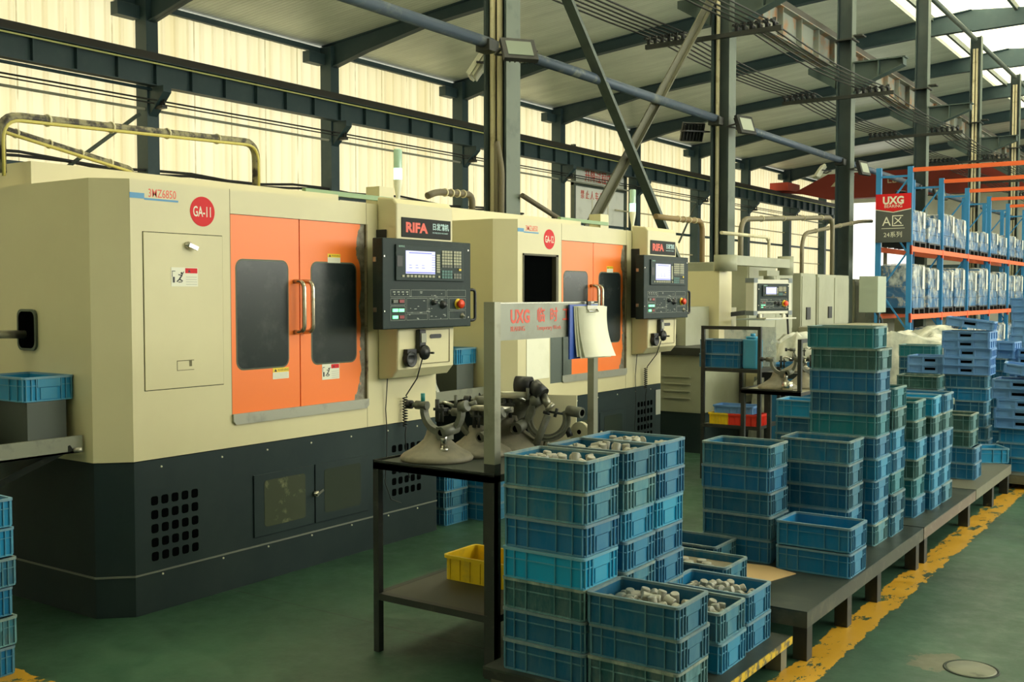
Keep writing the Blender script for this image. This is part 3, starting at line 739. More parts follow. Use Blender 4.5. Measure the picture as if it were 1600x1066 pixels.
    text(tagno, 'number_lettering', .078, white, facing_x(.0018, .602, 2.071), d, .0003, 'CENTER', bold=.0008, sx=.60)
    # orange sliding doors
    for k_, (y0, y1, m_, py0, py1) in enumerate(((.795, 1.315, orange_l, .845, 1.215), (1.323, 1.885, orange_r, 1.425, 1.795))):
        z0, z1 = .98, 2.098
        d = MB(); pz0, pz1 = 1.24, 1.838
        d.box(-.03, -.008, y0, py0, z0, z1).box(-.03, -.008, py1, y1, z0, z1).box(-.03, -.008, py0, py1, z0, pz0).box(-.03, -.008, py0, py1, pz1, z1)
        d = d.build('sliding_door', m_, e, 'orange sliding door with dark window')
        P = rr(py1 - py0 + .012, pz1 - pz0 + .012, .045, 5, (py0 + py1) / 2, (pz0 + pz1) / 2)
        g_ = MB().prism(P, -.012, -.006, 'x').build('door_window', glass, d)
        Q = rr(py1 - py0 + .03, pz1 - pz0 + .03, .052, 5, (py0 + py1) / 2, (pz0 + pz1) / 2)
        rb = MB(); n = len(P)
        rb.add([(-.0075, *p) for p in Q] + [(-.0055, *p) for p in P], [(i, (i + 1) % n, n + (i + 1) % n, n + i) for i in range(n)])
        rb.build('rubber_seal', M('olive_seal', (.10, .12, .08), .6), g_)
        hy = 1.275 if k_ == 0 else 1.345
        MB().tube(fillet([(-.008, hy, 1.73), (.065, hy + .01, 1.73), (.065, hy + .01, 1.43), (-.008, hy, 1.43)], .045), .0135, 10).build('door_handle', handle_m, d, 'worn bent-tube handle')
    sticker(e, 1.10, 1.16, .125, .065, 'warn', -.0075, 'small white and yellow warning label')
    sticker(e, 1.555, 1.848, .11, .055, 'warn', -.0075, 'small yellow warning label')
    sticker(e, 1.50, 1.13, .15, .095, 'fall', -.0075, 'white falling-hazard label with red strip')
    MB().box(-.0395, -.031, .79, 1.90, .965, 2.10).build('door_gap', void, e)
    MB().box(-.035, .008, 1.888, 1.90, .97, 2.10).build('door_jamb', M('rust_trim', (.30, .26, .15), .5, wear=(.08, .05, .03), ws=12), e)
    P = [(.79, .985), (.79, .945), (.81, .925), (1.88, .925), (1.90, .945), (1.90, .985)]
    MB().prism(P, 0, .014, 'x').build('door_sill', ledge_m, e)
    # header and lower pod
    hp = [(0, 2.0), (.165, 2.0), (.165, 2.235), (.135, 2.268), (0, 2.285)]
    MB().prism(hp, 2.0, 2.585, 'y').build('header_box', cream, e, bevel=.012)
    s_ = MB().box(.165, .170, 2.045, 2.555, 2.022, 2.150).build('name_plate', M('gloss_black_plate', (.010, .013, .011), .5, spec=.15), e, bevel=.004)
    text('RIFA', 'brand_lettering', .086, redtxt, facing_x(.1705, 2.082, 2.058), s_, .0006, bold=.004, sx=1.28)
    text('日发精机', 'brand_lettering', .048, M('pale_blue_print', (.42, .62, .62), .4), facing_x(.1705, 2.355, 2.085), s_, .0006, bold=.001, sx=.92)
    text('RIFA PRECISION MACHINERY', 'brand_lettering', .014, M('pale_blue_print', (.42, .62, .62), .4), facing_x(.1705, 2.357, 2.058), s_, .0004, sx=.92)
    MB().box(0, .08, 1.99, 2.59, 1.44, 2.07).build('panel_mount', black, e)
    lp = [(0, 1.10), (.12, 1.115), (.17, 1.17), (.175, 1.46), (0, 1.46)]
    l = MB().prism(lp, 2.0, 2.585, 'y').build('lower_pod', cream, e, bevel=.014)
    k = MB().box(.1735, .1765, 2.24, 2.53, 1.418, 1.422).box(.1735, .1765, 2.24, 2.53, 1.195, 1.199).box(.1735, .1765, 2.528, 2.532, 1.195, 1.422); k.build('drawer_outline', M('seam_dark', (.14, .12, .06), .7), l)
    MB().prism(rr(.12, .028, .013, 4, 2.38, 1.375), .174, .178, 'x').build('pull_slot', black, l)
    cnc_panel(e, .245, 1.775, 2.68, 1.435, 2.005)
    # handwheel pendant, its holder and cables
    pd = MB().box(.178, .215, 2.17, 2.235, 1.27, 1.425).build('handwheel_pendant', black, e, bevel=.008)
    MB().box(.215, .222, 2.178, 2.228, 1.34, 1.40).build('pendant_plate', M('pendant_grey', (.30, .31, .24), .4), pd)
    MB().lathe([(.048, 0), (.050, .008), (.046, .02), (.03, .022), (.028, .03), (0, .03)], 24, Matrix.Translation((.215, 2.205, 1.275)) @ Matrix.Rotation(PI / 2, 4, 'Y')).build('handwheel', black, pd)
    MB().cyl((.24, 2.25, 1.27), (.265, 2.25, 1.27), .007, 8).build('crank_knob', black, pd)
    MB().lathe([(.050, 0), (.052, .035), (.045, .04), (.035, .022), (0, .022)], 24, Matrix.Translation((.178, 2.09, 1.235)) @ Matrix.Rotation(PI / 2, 4, 'Y')).box(.178, .21, 2.05, 2.14, 1.26, 1.30).build('pendant_cup', black, pd)
    cp = [(.20, 2.21, 1.23), (.15, 2.215, 1.10), (.05, 2.22, .98)]
    cp += [(.03 + .016 * math.cos(i * 1.25), 2.235 + .016 * math.sin(i * 1.25), .97 - .0036 * i) for i in range(56)]
    cp += [(.03, 2.235, .72), (.02, 2.26, .5), (.03, 2.28, .42)]
    MB().tube(cp, .0045, 6).build('coiled_cable', cable, e)
    MB().tube([(.03, 2.06, 1.12), (.012, 2.06, .9), (.014, 2.07, .75), (.02, 2.06, .6), (.012, 2.05, .42), (.02, 2.10, .30), (.02, 2.2, .26)], .0035, 6).build('hanging_wire', cable, e)
    # signal tower
    st = MB().cyl((-.27, 2.81, 2.235), (-.27, 2.81, 2.36), .018, 12).cyl((-.27, 2.81, 2.235), (-.27, 2.81, 2.25), .03, 12)
    st = MB().lathe([(.014, 2.22), (.014, 2.33), (.016, 2.34), (.03, 2.42), (.032, 2.455)], 16, Matrix.Translation((-.27, 2.52, 0))).build('signal_tower', M('tower_white', (.75, .76, .62), .4), e)
    MB().lathe([(.030, 2.455), (.030, 2.535)], 16, Matrix.Translation((-.27, 2.52, 0))).build('bright_lens', grn_lamp, st, 'lit green lens')
    MB().lathe([(.030, 2.535), (.030, 2.66), (.026, 2.668), (0, 2.668)], 16, Matrix.Translation((-.27, 2.52, 0))).build('tower_lens', M('clear_green_lens', (.42, .62, .48), .15), st)
    if second:
        s_ = MB().box(0, .001, 2.50, 2.60, .50, .74).build('data_sheet', M('weathered_paper', (.40, .42, .34), .6), e)
    # feeding hole in the side wall
    k = MB().prism(rr(.155, .20, .035, 4, -.69, 1.465), .0, .0098, 'y'); k.build('feed_opening', void, e)
    hb = MB(); P = rr(.175, .22, .04, 4, -.69, 1.465); Q = rr(.15, .195, .035, 4, -.69, 1.465); n = len(P)
    hb.add([(p[0], -.004, p[1]) for p in P] + [(p[0], -.004, p[1]) for p in Q] + [(p[0], .009, p[1]) for p in P], [(i, (i + 1) % n, n + (i + 1) % n, n + i) for i in range(n)] + [(i, 2 * n + i, 2 * n + (i + 1) % n, (i + 1) % n) for i in range(n)])
    hb.build('feed_rim', M('olive_seal', (.10, .12, .08), .6), e)
    return e
make_machine(3.17, 'nearest cream grinding machine with orange doors, dark base and GA-11 disc', 'GA-11', False)
make_machine(6.63, 'second cream grinding machine with orange doors and GA-12 disc, one bay open', 'GA-12', True)

# parts trough between machines, with its box, motor and rail
def trough(oy, where, y0=-1.2):
    e = empty('parts_trough', (MX, oy, 0), f'grey steel parts trough with dark box and motor {where}', 'trough')
    MB().box(-.22, -.20, y0, .0, .855, .94).box(-.98, -.20, y0, 0, .855, .865).box(-.98, -.96, y0, 0, .855, .94).build('tray', M('dull_steel', (.20, .21, .15), .45, .3, wear=(.14, .145, .11), ws=9), e)
    MB().box(-.62, -.29, -.24, -.03, .865, 1.118).build('grey_box', M('grey_box_paint', (.065, .080, .066), .5), e)
    mo = MB().cyl((-.80, -.42, .975), (-.40, -.42, .975), .075, 16).box(-.66, -.54, -.49, -.33, .865, .93).build('motor', cast, e)
    MB().lathe([(0, 0), (.045, 0), (.045, -.02), (.02, -.022), (.02, -.035), (0, -.035)], 14, Matrix.Translation((-.42, -.42, .975)) @ Matrix.Rotation(-PI / 2, 4, 'Y')).build('motor_cap', steel, mo)
    MB().box(-.95, -.66, -.40, -.03, .865, 1.118).build('dark_opening_block', void, e)  # black block standing in for the shade of an opening
    for yy in (-.78, -.12): MB().box(-.90, -.86, yy, yy + .04, 0, .855).build('leg', dsteel, e)
    MB().bar((-.20, -.06, .885), (-.55, -.45, .62), .03, .03).build('strut', dsteel, e)
    MB().cyl((-.185, -.06, .87), (-.16, -.03, .875), .014, 8).build('clamp_screw', steel, e)
    MB().tube([(-.70, .0, 1.44), (-.71, -.15, 1.445), (-.72, -.45, 1.45), (-.72, -.78, 1.46)], [.022, .022, .014, .014], 8).cyl((-.715, -.26, 1.42), (-.715, -.23, 1.42), .022, 8).build('feed_chute', steel, e)
    MB().bar((-.72, -.76, .865), (-.72, -.76, 1.46), .03, .03).build('chute_post', dsteel, e)
    return e
trough(3.165, 'left of the nearest machine')
e = trough(6.625, 'between the two orange-doored machines', -.80)
t = MB().bar((MX - .26, 5.98, 1.06), (MX - .26, 6.10, .88), .10, .03); t = t.bar((MX - .26, 5.90, 1.04), (MX - .26, 6.0, .885), .08, .03)
tag(t.build('metal_offcut', M('pale_offcut', (.42, .43, .35), .5)), 'pale metal strip leaning in the trough between the machines', 'metal strip')

# weathered arch pipes
def pipe_arch(pts, r, label, mat=pipe_m, f=.12, name='arch_pipe', yl=True):
    e = empty(name, tuple(pts[0]), label, 'pipe'); o = Vector(pts[0])
    P = [Vector(p) - o for p in fillet(pts, f, 6)]
    MB().tube(P, r, 10).build('pipe', mat, e)
    if yl: MB().tube([p + Vector((r * .9, 0, -r * .7)) for p in P], .010, 5).build('yellow_wire', M('yellow_wire', (.55, .48, .12), .5), e)
    cl = MB()
    for i in (7, 8, 9): 
        if i < len(P) - 1: pass
    a, b = P[len(P) // 2 - 1], P[len(P) // 2]
    for t_ in (.15, .4, .65, .9):
        q = a.lerp(b, t_); d = (b - a).normalized(); cl.cyl(q - d * .006, q + d * .006, r * 1.25, 10)
    cl.build('tie_band', conduit, e)
pipe_arch([(-5.72, 5.13, 2.386), (-5.72, 5.13, 2.71), (-5.45, 3.12, 2.60), (-5.45, 3.12, 2.30)], .028, 'weathered pipe arch rising over the nearest machine')
pipe_arch([(-5.75, 4.14, 2.386), (-5.75, 4.14, 2.43), (-5.60, 3.18, 2.56), (-5.60, 3.05, 2.56)], .022, 'second weathered pipe slanting down behind the nearest machine', f=.04)
pipe_arch([(-5.8, 7.76, 2.386), (-5.8, 7.76, 2.56), (-5.8, 7.25, 2.545), (-5.8, 7.12, 2.50)], .03, 'short dark bent pipe above the gap between the two machines', M('brown_pipe', (.10, .085, .05), .6), .08, yl=False)
pipe_arch([(-5.9, 12.95, 1.2), (-5.9, 12.95, 2.62), (-5.9, 12.0, 2.60), (-5.9, 11.6, 2.60)], .035, 'rusty bent pipe beside the signal lamp of the second machine', M('rust_pipe', (.22, .15, .06), .6), .15, yl=False)
tag(MB().tube([(XC + .2, CY[0] + .1, 2.75), (XC + .25, CY[0] + .9, 2.5)], .03, 6).build('arch_pipe', M('brown_pipe', (.10, .085, .05), .6)), 'brown pipe slanting right from the first inner column', 'pipe')

# ------------------------------------------------------------------ crates
PITCH_C = .125
def crate_protos():
    L, W, H = .372, .258, .1245
    def body():
        m = MB(); o, i = rr(L, W, .012, 2), rr(L - .008, W - .008, .010, 2)
        m.ring(o, i, .004, H - .010); m.prism(i, .004, .008)
        nf = len(m.f)
        m.ring(rr(L + .010, W + .010, .014, 2), rr(L - .001, W - .001, .012, 2), 0.001, .008)
        zr = .078
        m.ring(rr(L + .011, W + .011, .014, 2), rr(L - .001, W - .001, .012, 2), zr, zr + .004)
        for sy in (-1, 1):
            y0 = sy * W / 2
            for fx in (-.480, -.36, -.205, .16, .36, .480):
                x = fx * L; m.box(x - .0022, x + .0022, min(y0, y0 + sy * .0075), max(y0, y0 + sy * .0075), .005, H - .008)
        for sx in (-1, 1):
            x0 = sx * L / 2
            for fy in (-.47, -.36, -.26, .26, .36, .47):
                y = fy * W; m.box(min(x0, x0 + sx * .0075), max(x0, x0 + sx * .0075), y - .0022, y + .0022, .005, H - .008)
        me = m.mesh('crate_body', crate_m); me.materials.append(rib_m)
        for p in me.polygons:
            if p.index >= nf: p.material_index = 1
        return me
    def rim():
        m = MB(); o = rr(L + .020, W + .020, .019, 4); i = rr(L - .006, W - .006, .011, 4); m.ring(o, i, H - .011, H)
        return m.mesh('crate_rim', rim_m)
    def pan():
        m = MB()
        m.box(0, .0068, -.062, .062, H - .052, H - .010); m.box(0, .0045, -.045, .045, .012, H - .055); m.box(.0068, .0078, -.05, .05, H - .016, H - .012)
        return m.mesh('crate_panel', pan_m)
    return body(), rim(), pan()
CB, CR, CP = crate_protos()
def crate_obj():
    e = bpy.data.objects.new('plastic_crate', CB); COL.objects.link(e)
    r = bpy.data.objects.new('rim', CR); COL.objects.link(r); r.parent = e
    for s in (1, -1):
        p = bpy.data.objects.new('handle_panel', CP); COL.objects.link(p); p.parent = e; p.location = (s * .186, 0, 0); p.rotation_euler = (0, 0, 0 if s > 0 else PI)
    return e
CC = {  # colour word, rgb, dust
    'b': ('blue', (.003, .160, .350), .24), 'n': ('deep blue', (.002, .125, .300), .22), 'k': ('dark blue', (.003, .090, .190), .32),
    'c': ('bright cyan-blue', (.003, .300, .540), .10), 'g': ('dust-grey', (.016, .085, .100), 1.0), 'd': ('dusty blue', (.004, .130, .250), .62),
    't': ('teal', (.004, .170, .220), .28), 'o': ('greenish dirty', (.014, .085, .080), .6), 'w': ('pale dusty', (.035, .180, .250), 1.0), 'l': ('light blue', (.006, .230, .450), .2)}
crate0 = crate_obj()
used0 = [False]
CRATES = []
def crate(xr, yn, z, code, label, group=None, rz=0.0, tilt=0, first=None):
    """xr, yn: the corner nearest the aisle and the viewer"""
    if not used0[0]: c = crate0; used0[0] = True
    else: c = copy_tree(crate0)
    a = rz; hx, hy = .194, .137
    cx = xr - hx; cy = yn + hy
    c.location = (cx, cy, z); c.rotation_euler = (tilt, 0, a)
    word, rgb, dust = CC[code]
    for o in (c, *c.children): o.color = (*rgb, dust)
    tag(c, label, 'crate', group); CRATES.append(c)
    return c
def ords(k, n):
    if n == 1: return 'single'
    return 'topmost' if k == n - 1 else ('lowest' if k == 0 else ['', 'second', 'third', 'fourth', 'fifth', 'sixth', 'seventh', 'eighth', 'ninth', 'tenth', 'eleventh', 'twelfth', 'thirteenth', 'fourteenth', 'fifteenth', 'sixteenth', 'seventeenth', 'eighteenth', 'nineteenth'][n - 1 - k] + ' from top')
def stack(xr, yn, z0, codes, where, group, jit=.006, top=None, pitch=PITCH_C):
    """codes read from the top crate down"""
    n = len(codes); out = []
    for k in range(n):
        code = codes[n - 1 - k]
        dx, dy = R.uniform(-jit, jit), R.uniform(-jit, jit); rz = R.uniform(-.012, .012)
        if top and k == n - 1: dx, dy, rz = top
        out.append(crate(xr + dx, yn + dy, z0 + k * pitch, code, f'{CC[code][0]} crate, {ords(k, n)} in the {where}', group, rz))
    return out

# platforms
ZP = .235
def platform(y0, y1, x0, x1, z, label, legs, railm, topm, name='low_platform'):
    e = empty(name, (x1, y0, 0), label, 'platform')
    L, W = y1 - y0, x1 - x0
    MB().box(-W, 0, 0, L, z - .006, z).build('deck', topm, e)
    MB().box(-.04, -.0, .0, L, z - .075, z - .0062).build('side_rail', railm, e); MB().box(-W, -W + .04, 0, L, z - .075, z - .0062).build('side_rail', railm, e)
    MB().box(-W + .04, -.04, 0, .04, z - .075, z - .0062).build('end_rail', railm, e)
    for yy in legs:
        for xx in (-.075, -W + .01): MB().box(xx, xx + .065, yy, yy + .07, 0, z - .0755).build('leg', dsteel, e)
    return e
rail_m = M('rail_paint', (.060, .064, .045), .5, .15, wear=(.14, .13, .085), ws=11, lo=.5, hi=.75)
platform(4.60, 6.68, -2.62, -1.575, ZP, 'nearest dark steel low platform carrying the crate stacks, its deck mostly bare', (.03, .62, 1.14, 1.95), rail_m, plate)
platform(6.70, 8.20, -2.62, -1.575, ZP, 'middle low steel platform with worn reddish side rail under crate stacks', (.05, 1.30), M('reddish_rail', (.16, .12, .085), .5, .1, wear=(.26, .22, .16), ws=9), plate)
platform(8.22, 9.62, -2.62, -1.575, ZP, 'farthest low platform with olive side rail and a loose crate on its end', (.65, 1.30), M('olive_rail', (.16, .155, .10), .5, .1, wear=(.22, .21, .15), ws=7), M('far_deck', (.12, .12, .085), .5, .2))
# the pallet with yellow edge
e = empty('low_pallet', (-1.62, 3.44, 0), 'low dark steel pallet with yellow painted edge under the roller crates', 'pallet')
MB().box(-.90, 0, 0, 1.09, .128, .138).build('deck', plate, e)
ym = M('worn_yellow_edge', (.62, .42, .02), .5, wear=(.10, .09, .05), ws=18, lo=.48, hi=.58)
MB().box(-.003, .004, 0, 1.09, .104, .1375).build('yellow_edge', ym, e, 'chipped yellow edge'); MB().box(-.90, -.003, 0, .03, .095, .1275).build('front_rail', dsteel, e); MB().box(-.9, -.86, .03, 1.09, .095, .1275).build('back_rail', dsteel, e)
for x, y in ((-.085, 1.0), (-.085, .0), (-.085, .5), (-.88, 1.0), (-.88, .03), (-.88, .5)): MB().box(x, x + .07, y, y + .07, 0, .1035 if y else .094).build('leg', M('block_leg', (.16, .15, .10), .6), e)

S = {}
S['a'] = stack(-2.058, 3.475, .138, 'ddncgkk', 'tall stack nearest the table post', 'near stack of seven roller crates')
S['b'] = stack(-2.060, 3.800, .138, 'kwlbdnk', 'second tall stack behind the nearest', 'second stack of seven roller crates')
S['c'] = stack(-2.062, 4.085, .138, 'bncnndb', 'third tall stack at the pallet back', 'third stack of seven roller crates')
S['f'] = stack(-1.672, 3.485, .138, 'kkg', 'low stack at the pallet front corner', 'front low stack')
S['m'] = stack(-1.680, 3.880, .138, 'dl', 'pair in the middle of the pallet aisle side', 'middle pair')
S['p'] = stack(-1.685, 4.195, .138, 'bb', 'pair at the far end of the pallet', 'far pair on the pallet')
S['d'] = stack(-1.985, 4.660, ZP, 'd', 'corner of the platform, holding flat discs', None)
S['e'] = stack(-2.20, 5.02, ZP, 'k', 'shade behind the disc crate, mostly hidden', None)
S['A'] = stack(-2.02, 5.30, ZP, 'dnkkn', 'stack of five left of the platform cardboard', 'left stack of five on the platform')
S['B'] = stack(-1.735, 5.70, ZP, 'dkkbk', 'five behind the platform edge pair', 'second stack of five on the platform')
S['F'] = stack(-1.58, 5.25, ZP, 'bb', 'pair standing at the platform edge', 'pair at the platform edge', pitch=.13)
S['T'] = stack(-1.675, 6.02, ZP, 'tonktnlbbw', 'tallest stack of ten on the platform', 'tallest stack of ten', top=(-.03, .02, .03), pitch=.1235)
S['U'] = stack(-1.665, 6.31, ZP, 'tolbtkd', 'stack of seven tucked behind the tallest stack', 'stack behind the tallest one')
S['V'] = stack(-1.69, 6.93, ZP, 'tolotb', 'near stack of six on the middle platform', 'near stack on the middle platform', pitch=.1235)
S['W'] = stack(-1.665, 7.25, ZP, 'cobllb', 'middle stack of six on the middle platform', 'middle stack on the middle platform', top=(.0, .0, .05), pitch=.1235)
S['X'] = stack(-1.662, 7.55, ZP, 'bobbld', 'far stack of six on the middle platform', 'far stack on the middle platform', pitch=.1235)
S['Y'] = stack(-1.672, 8.62, ZP, 'oonn', 'stack of four on the far platform', 'stack on the far platform')
for k in (2, 3): S['Y'][k].location.x -= .02
c = crate(-1.66, 9.55, ZP, 'l', 'light blue plastic crate standing crooked alone on the end of the far platform', rz=.55); c.location.x += .02
S['Z'] = stack(-2.48, 7.62, 0, 'lkkkkkk', 'floor stack by the second table', 'floor stack behind the platform')
S['Q'] = stack(-2.88, 7.66, 0, 'lkkkkk', 'left floor stack under the second table', 'left floor stack under the second table') if False else []
# between and beside the machines
stack(MX - .02, 5.90, 0, 'bkb', 'nearer floor stack between the two machines', 'crates on the floor between the machines')
stack(MX + .16, 6.19, 0, 'bbb', 'farther floor stack between the two machines', 'crates on the floor between the machines')
crate(MX - .285, 2.905, 1.119, 'l', 'clean blue crate on the box in the trough left of the nearest machine')
crate(MX - .285, 6.365, 1.119, 'l', 'clean blue crate on the box in the trough between the machines')
# stack at the left edge of the photo, some crates askew
for k, (code, dx, rz) in enumerate((('b', 0, .0), ('w', .02, .06), ('b', -.01, -.03), ('d', .03, .05), ('l', .01, .02), ('l', .02, -.04))):
    c = crate(-4.375 + dx * .5, 2.255, .13 * k, code, f'{CC[code][0]} crate, {ords(k, 6)} in stack at the left photo edge', 'stack at the left edge of the photo', rz)

# rollers piled in the open crates (dropped one by one onto a height field)
def roller_proto():
    m = MB(); r, h = .0175, .042
    m.lathe([(0, 0), (r - .0025, 0), (r, .0025), (r, h - .0025), (r - .0025, h), (0, h)], 18); m.sm = [False] * len(m.f)
    m.v = [(x, y, z - h / 2) for x, y, z in m.v]; return m.mesh('roller', slug)
RM = roller_proto()
rng = random.Random(11)
def pile(cr, n, base, mound, label, group, spread=(.165, .105), skew=0, cnt=120):
    cx, cy, cz = cr.location
    # the packed rollers underneath
    P = MB(); G = 18; zf = {}
    nx, ny = 18, 12
    for i in range(nx + 1):
        for j in range(ny + 1):
            x = -.178 + .356 * i / nx; y = -.121 + .242 * j / ny
            h = base + mound * max(0, 1 - ((x - skew) / .17) ** 2 - (y / .12) ** 2 * .8) + .007 * noise.noise(Vector((x * 60, y * 60, cz)))
            zf[i, j] = h; P.v.append((x, y, h))
    for i in range(nx):
        for j in range(ny):
            a = i * (ny + 1) + j; P.f.append([a, a + 1, a + ny + 2, a + ny + 1]); P.sm.append(False)
    b = len(P.v)
    for x, y in ((-.178, -.121), (.178, -.121), (.178, .121), (-.178, .121)): P.v.append((x, y, .009))
    P.f.append([b, b + 1, b + 2, b + 3]); P.sm.append(False)
    o = P.build('packed_rollers', slug); o.location = (cx, cy, cz); tag(o, 'packed grey steel rollers filling ' + label, 'rollers', None, 'stuff')
    placed = []
    for k in range(n):
        for t in range(30):
            x = rng.uniform(-spread[0], spread[0]); y = rng.uniform(-spread[1], spread[1])
            if all((x - a) ** 2 + (y - b_) ** 2 > .033 ** 2 for a, b_, c_ in placed): break
        h = base + mound * max(0, 1 - ((x - skew) / .17) ** 2 - (y / .12) ** 2 * .8)
        placed.append((x, y, h))
        ob = bpy.data.objects.new('steel_roller', RM); COL.objects.link(ob)
        up = rng.random() < .25
        ob.location = (cx + x, cy + y, cz + h + (.018 if up else .014)); ob.rotation_euler = (rng.uniform(-.3, .3) if up else PI / 2 + rng.uniform(-.35, .35), rng.uniform(-.2, .2), rng.uniform(0, 2 * PI))
        hx_ = 'left' if x < -.055 else ('right' if x > .055 else 'middle'); hy_ = 'front' if y < 0 else 'back'
        tag(ob, f'steel roller {"standing" if up else "lying"} at the {hx_} {hy_} of {label}', 'roller', group)
pile(S['a'][-1], 20, .070, .022, 'the nearest tall stack', 'rollers in the nearest tall stack')
pile(S['b'][-1], 20, .072, .024, 'the second tall stack', 'rollers in the second tall stack')
pile(S['c'][-1], 18, .068, .024, 'the third tall stack', 'rollers in the third tall stack')
pile(S['f'][-1], 32, .052, .040, 'the crate at the pallet front corner', 'rollers in the front crate', skew=.02)
pile(S['m'][-1], 24, .060, .028, 'the crate at the pallet middle', 'rollers in the middle crate')
pile(S['p'][-1], 30, .052, .038, 'the crate at the pallet far end', 'rollers in the far crate', skew=.02)
for i, (x, y) in enumerate(((-.10, .03), (-.05, -.02), (-.01, .04), (.035, .0), (.07, -.045), (.01, -.06), (-.09, -.06))):
    ob = MB().lathe([(0, 0), (.022, 0), (.024, .003), (.024, .012), (.022, .014), (0, .014)], 20).build('flat_disc', slug)
    ob.location = (S['d'][0].location.x + x, S['d'][0].location.y + y, ZP + .0875)
    tag(ob, 'flat round steel disc in the single crate on the platform corner', 'disc', 'discs in the corner crate')
o = MB().box(-.17, .17, -.115, .115, .009, .087).build('disc_packing', M('brown_packing', (.20, .18, .12), .8)); o.location = tuple(S['d'][0].location); tag(o, 'flat packing sheet block under the discs in the corner crate', 'packing')
o = MB().prism([(-.14, -.12), (.13, -.16), (.19, .06), (.02, .13), (-.15, .10)], 0, .003).build('cardboard_sheet', card); o.location = (-2.03, 5.14, ZP + .0005); tag(o, 'torn brown cardboard sheet lying on the nearest platform', 'cardboard')
o = MB().box(-.02, .02, -.015, .015, 0, .006).build('paper_tag', white); o.location = (-1.635, 7.70, ZP + 5 * .1235 + .07); o.rotation_euler = (0, PI / 2, .4); tag(o, 'small white paper tag stuck on the top crate of the far stack', 'tag')

# ------------------------------------------------------------------ measuring tables
def frame_table(x0, x1, y0, y1, ztop, zlow, label, sheet_m, leg_m, loc_low=True):
    e = empty('steel_table', (x1, y0, 0), label, 'table'); W, L = x1 - x0, y1 - y0; s = .032
    for x in (-W, -s):
        for y in (0, L - s): MB().box(x, x + s, y, y + s, 0, ztop - .03).build('leg', leg_m, e)
    t = MB(); t.box(-W, 0, 0, L, ztop - .006, ztop - .002); t.build('table_top', sheet_m, e)
    r_ = MB(); r_.box(-W, 0, 0, s, ztop - .034, ztop - .0065).box(-W, 0, L - s, L, ztop - .034, ztop - .0065).box(-W, -W + s, s, L - s, ztop - .034, ztop - .0065).box(-s, 0, s, L - s, ztop - .034, ztop - .0065)
    r_.box(-W, 0, 0, .006, ztop - .034, ztop + .008).box(-W, 0, L - .006, L, ztop - .034, ztop + .008).box(-W, -W + .006, 0, L, ztop - .034, ztop + .008); r_.build('frame', leg_m, e)
    l = MB(); l.box(-W + s, -s, 0, s, zlow - .03, zlow).box(-W + s, -s, L - s, L, zlow - .03, zlow).box(-W, -W + s, s, L - s, zlow - .03, zlow).box(-s, 0, s, L - s, zlow - .03, zlow); l.build('lower_frame', leg_m, e)
    return e
e = frame_table(-3.285, -2.60, 3.63, 4.52, .885, .275, 'dark steel table holding the measuring instruments beside the near crate stack', plate, dsteel)
MB().box(-.66, -.02, .02, .87, .268, .274).build('lower_shelf', M('dull_olive_sheet', (.050, .055, .040), .5, .2), e)
# sign frame rising from the table
bst = M('brushed_square_tube', (.30, .30, .23), .35, .6, wear=(.20, .20, .15), ws=6)
MB().box(-.056, .0, .005, .05, .93, 1.62).build('sign_post', bst, e); MB().box(-.056, .0, .005, .05, 0, .93).build('sign_post', dsteel, e)
MB().box(-.035, .0, .835, .875, .885, 1.62).build('sign_post', bst, e)
b = MB().box(-.020, -.002, .05, .875, 1.455, 1.615).build('sign_board', M('sign_sheet', (.27, .28, .225), .42, .4, wear=(.18, .18, .14), ws=5, lo=.45, hi=.75), e)
MB().box(-.022, -.0, .05, .875, 1.612, 1.618).build('board_edge', chrome, b)
text('UXG', 'sign_lettering', .078, redtxt, facing_x(-.0015, .125, 1.530), b, .0005, bold=.003, sx=.90)
text('BEARING', 'sign_lettering', .030, redtxt, facing_x(-.0015, .125, 1.493), b, .0004, sx=.92)
for k, ch in enumerate('临时工'): text(ch, 'sign_lettering', .068, redtxt, facing_x(-.0015, .332 + .108 * k, 1.535), b, .0005, bold=.0012)
text('Temporary Work', 'sign_lettering', .028, redtxt, facing_x(-.0015, .332, 1.493), b, .0004)
# clipboard hanging from the board
c = empty('clipboard', (-2.592, 4.215, 1.31), 'blue clipboard with thick curling white papers hung on the metal sign board', 'clipboard')
MB().box(0, .008, 0, .26, .04, .295).build('board', blueclip, c)
def sheet(x, y0, y1, z0, z1, cur, name='paper_sheets', m_=paper):
    mb = MB(); n = 10; V = []
    for i in range(n + 1):
        t = i / n; z = z1 + (z0 - z1) * t; off = cur * t * t; fl = .012 * math.sin(t * PI)
        V.append((x + off, y0 + .01 * t, z)); V.append((x + off * 1.4 + .004, y1 - fl + .006 * t, z - .004 * t))
    b_ = len(V); V2 = [(a + .0025, b2, c2) for a, b2, c2 in V]
    mb.add(V + V2, [(2 * i, 2 * i + 1, 2 * i + 3, 2 * i + 2) for i in range(n)] + [(b_ + 2 * i, b_ + 2 * i + 2, b_ + 2 * i + 3, b_ + 2 * i + 1) for i in range(n)] + [(2 * i + 1, b_ + 2 * i + 1, b_ + 2 * i + 3, 2 * i + 3) for i in range(n)] + [(2 * i, 2 * i + 2, b_ + 2 * i + 2, b_ + 2 * i) for i in range(n)], True)
    return mb.build(name, m_, c)
sheet(.010, .030, .30, .050, .288, .012); sheet(.014, .040, .31, .042, .286, .022); sheet(.018, .052, .32, .048, .284, .034)
MB().tube([(.022, .13, .275), (.034, .13, .262), (.036, .215, .262), (.022, .215, .275)], .004, 6).box(.016, .030, .125, .22, .272, .290).build('clip', chrome, c)
MB().box(.004, .014, .155, .185, .290, .31).build('hook', black, c)

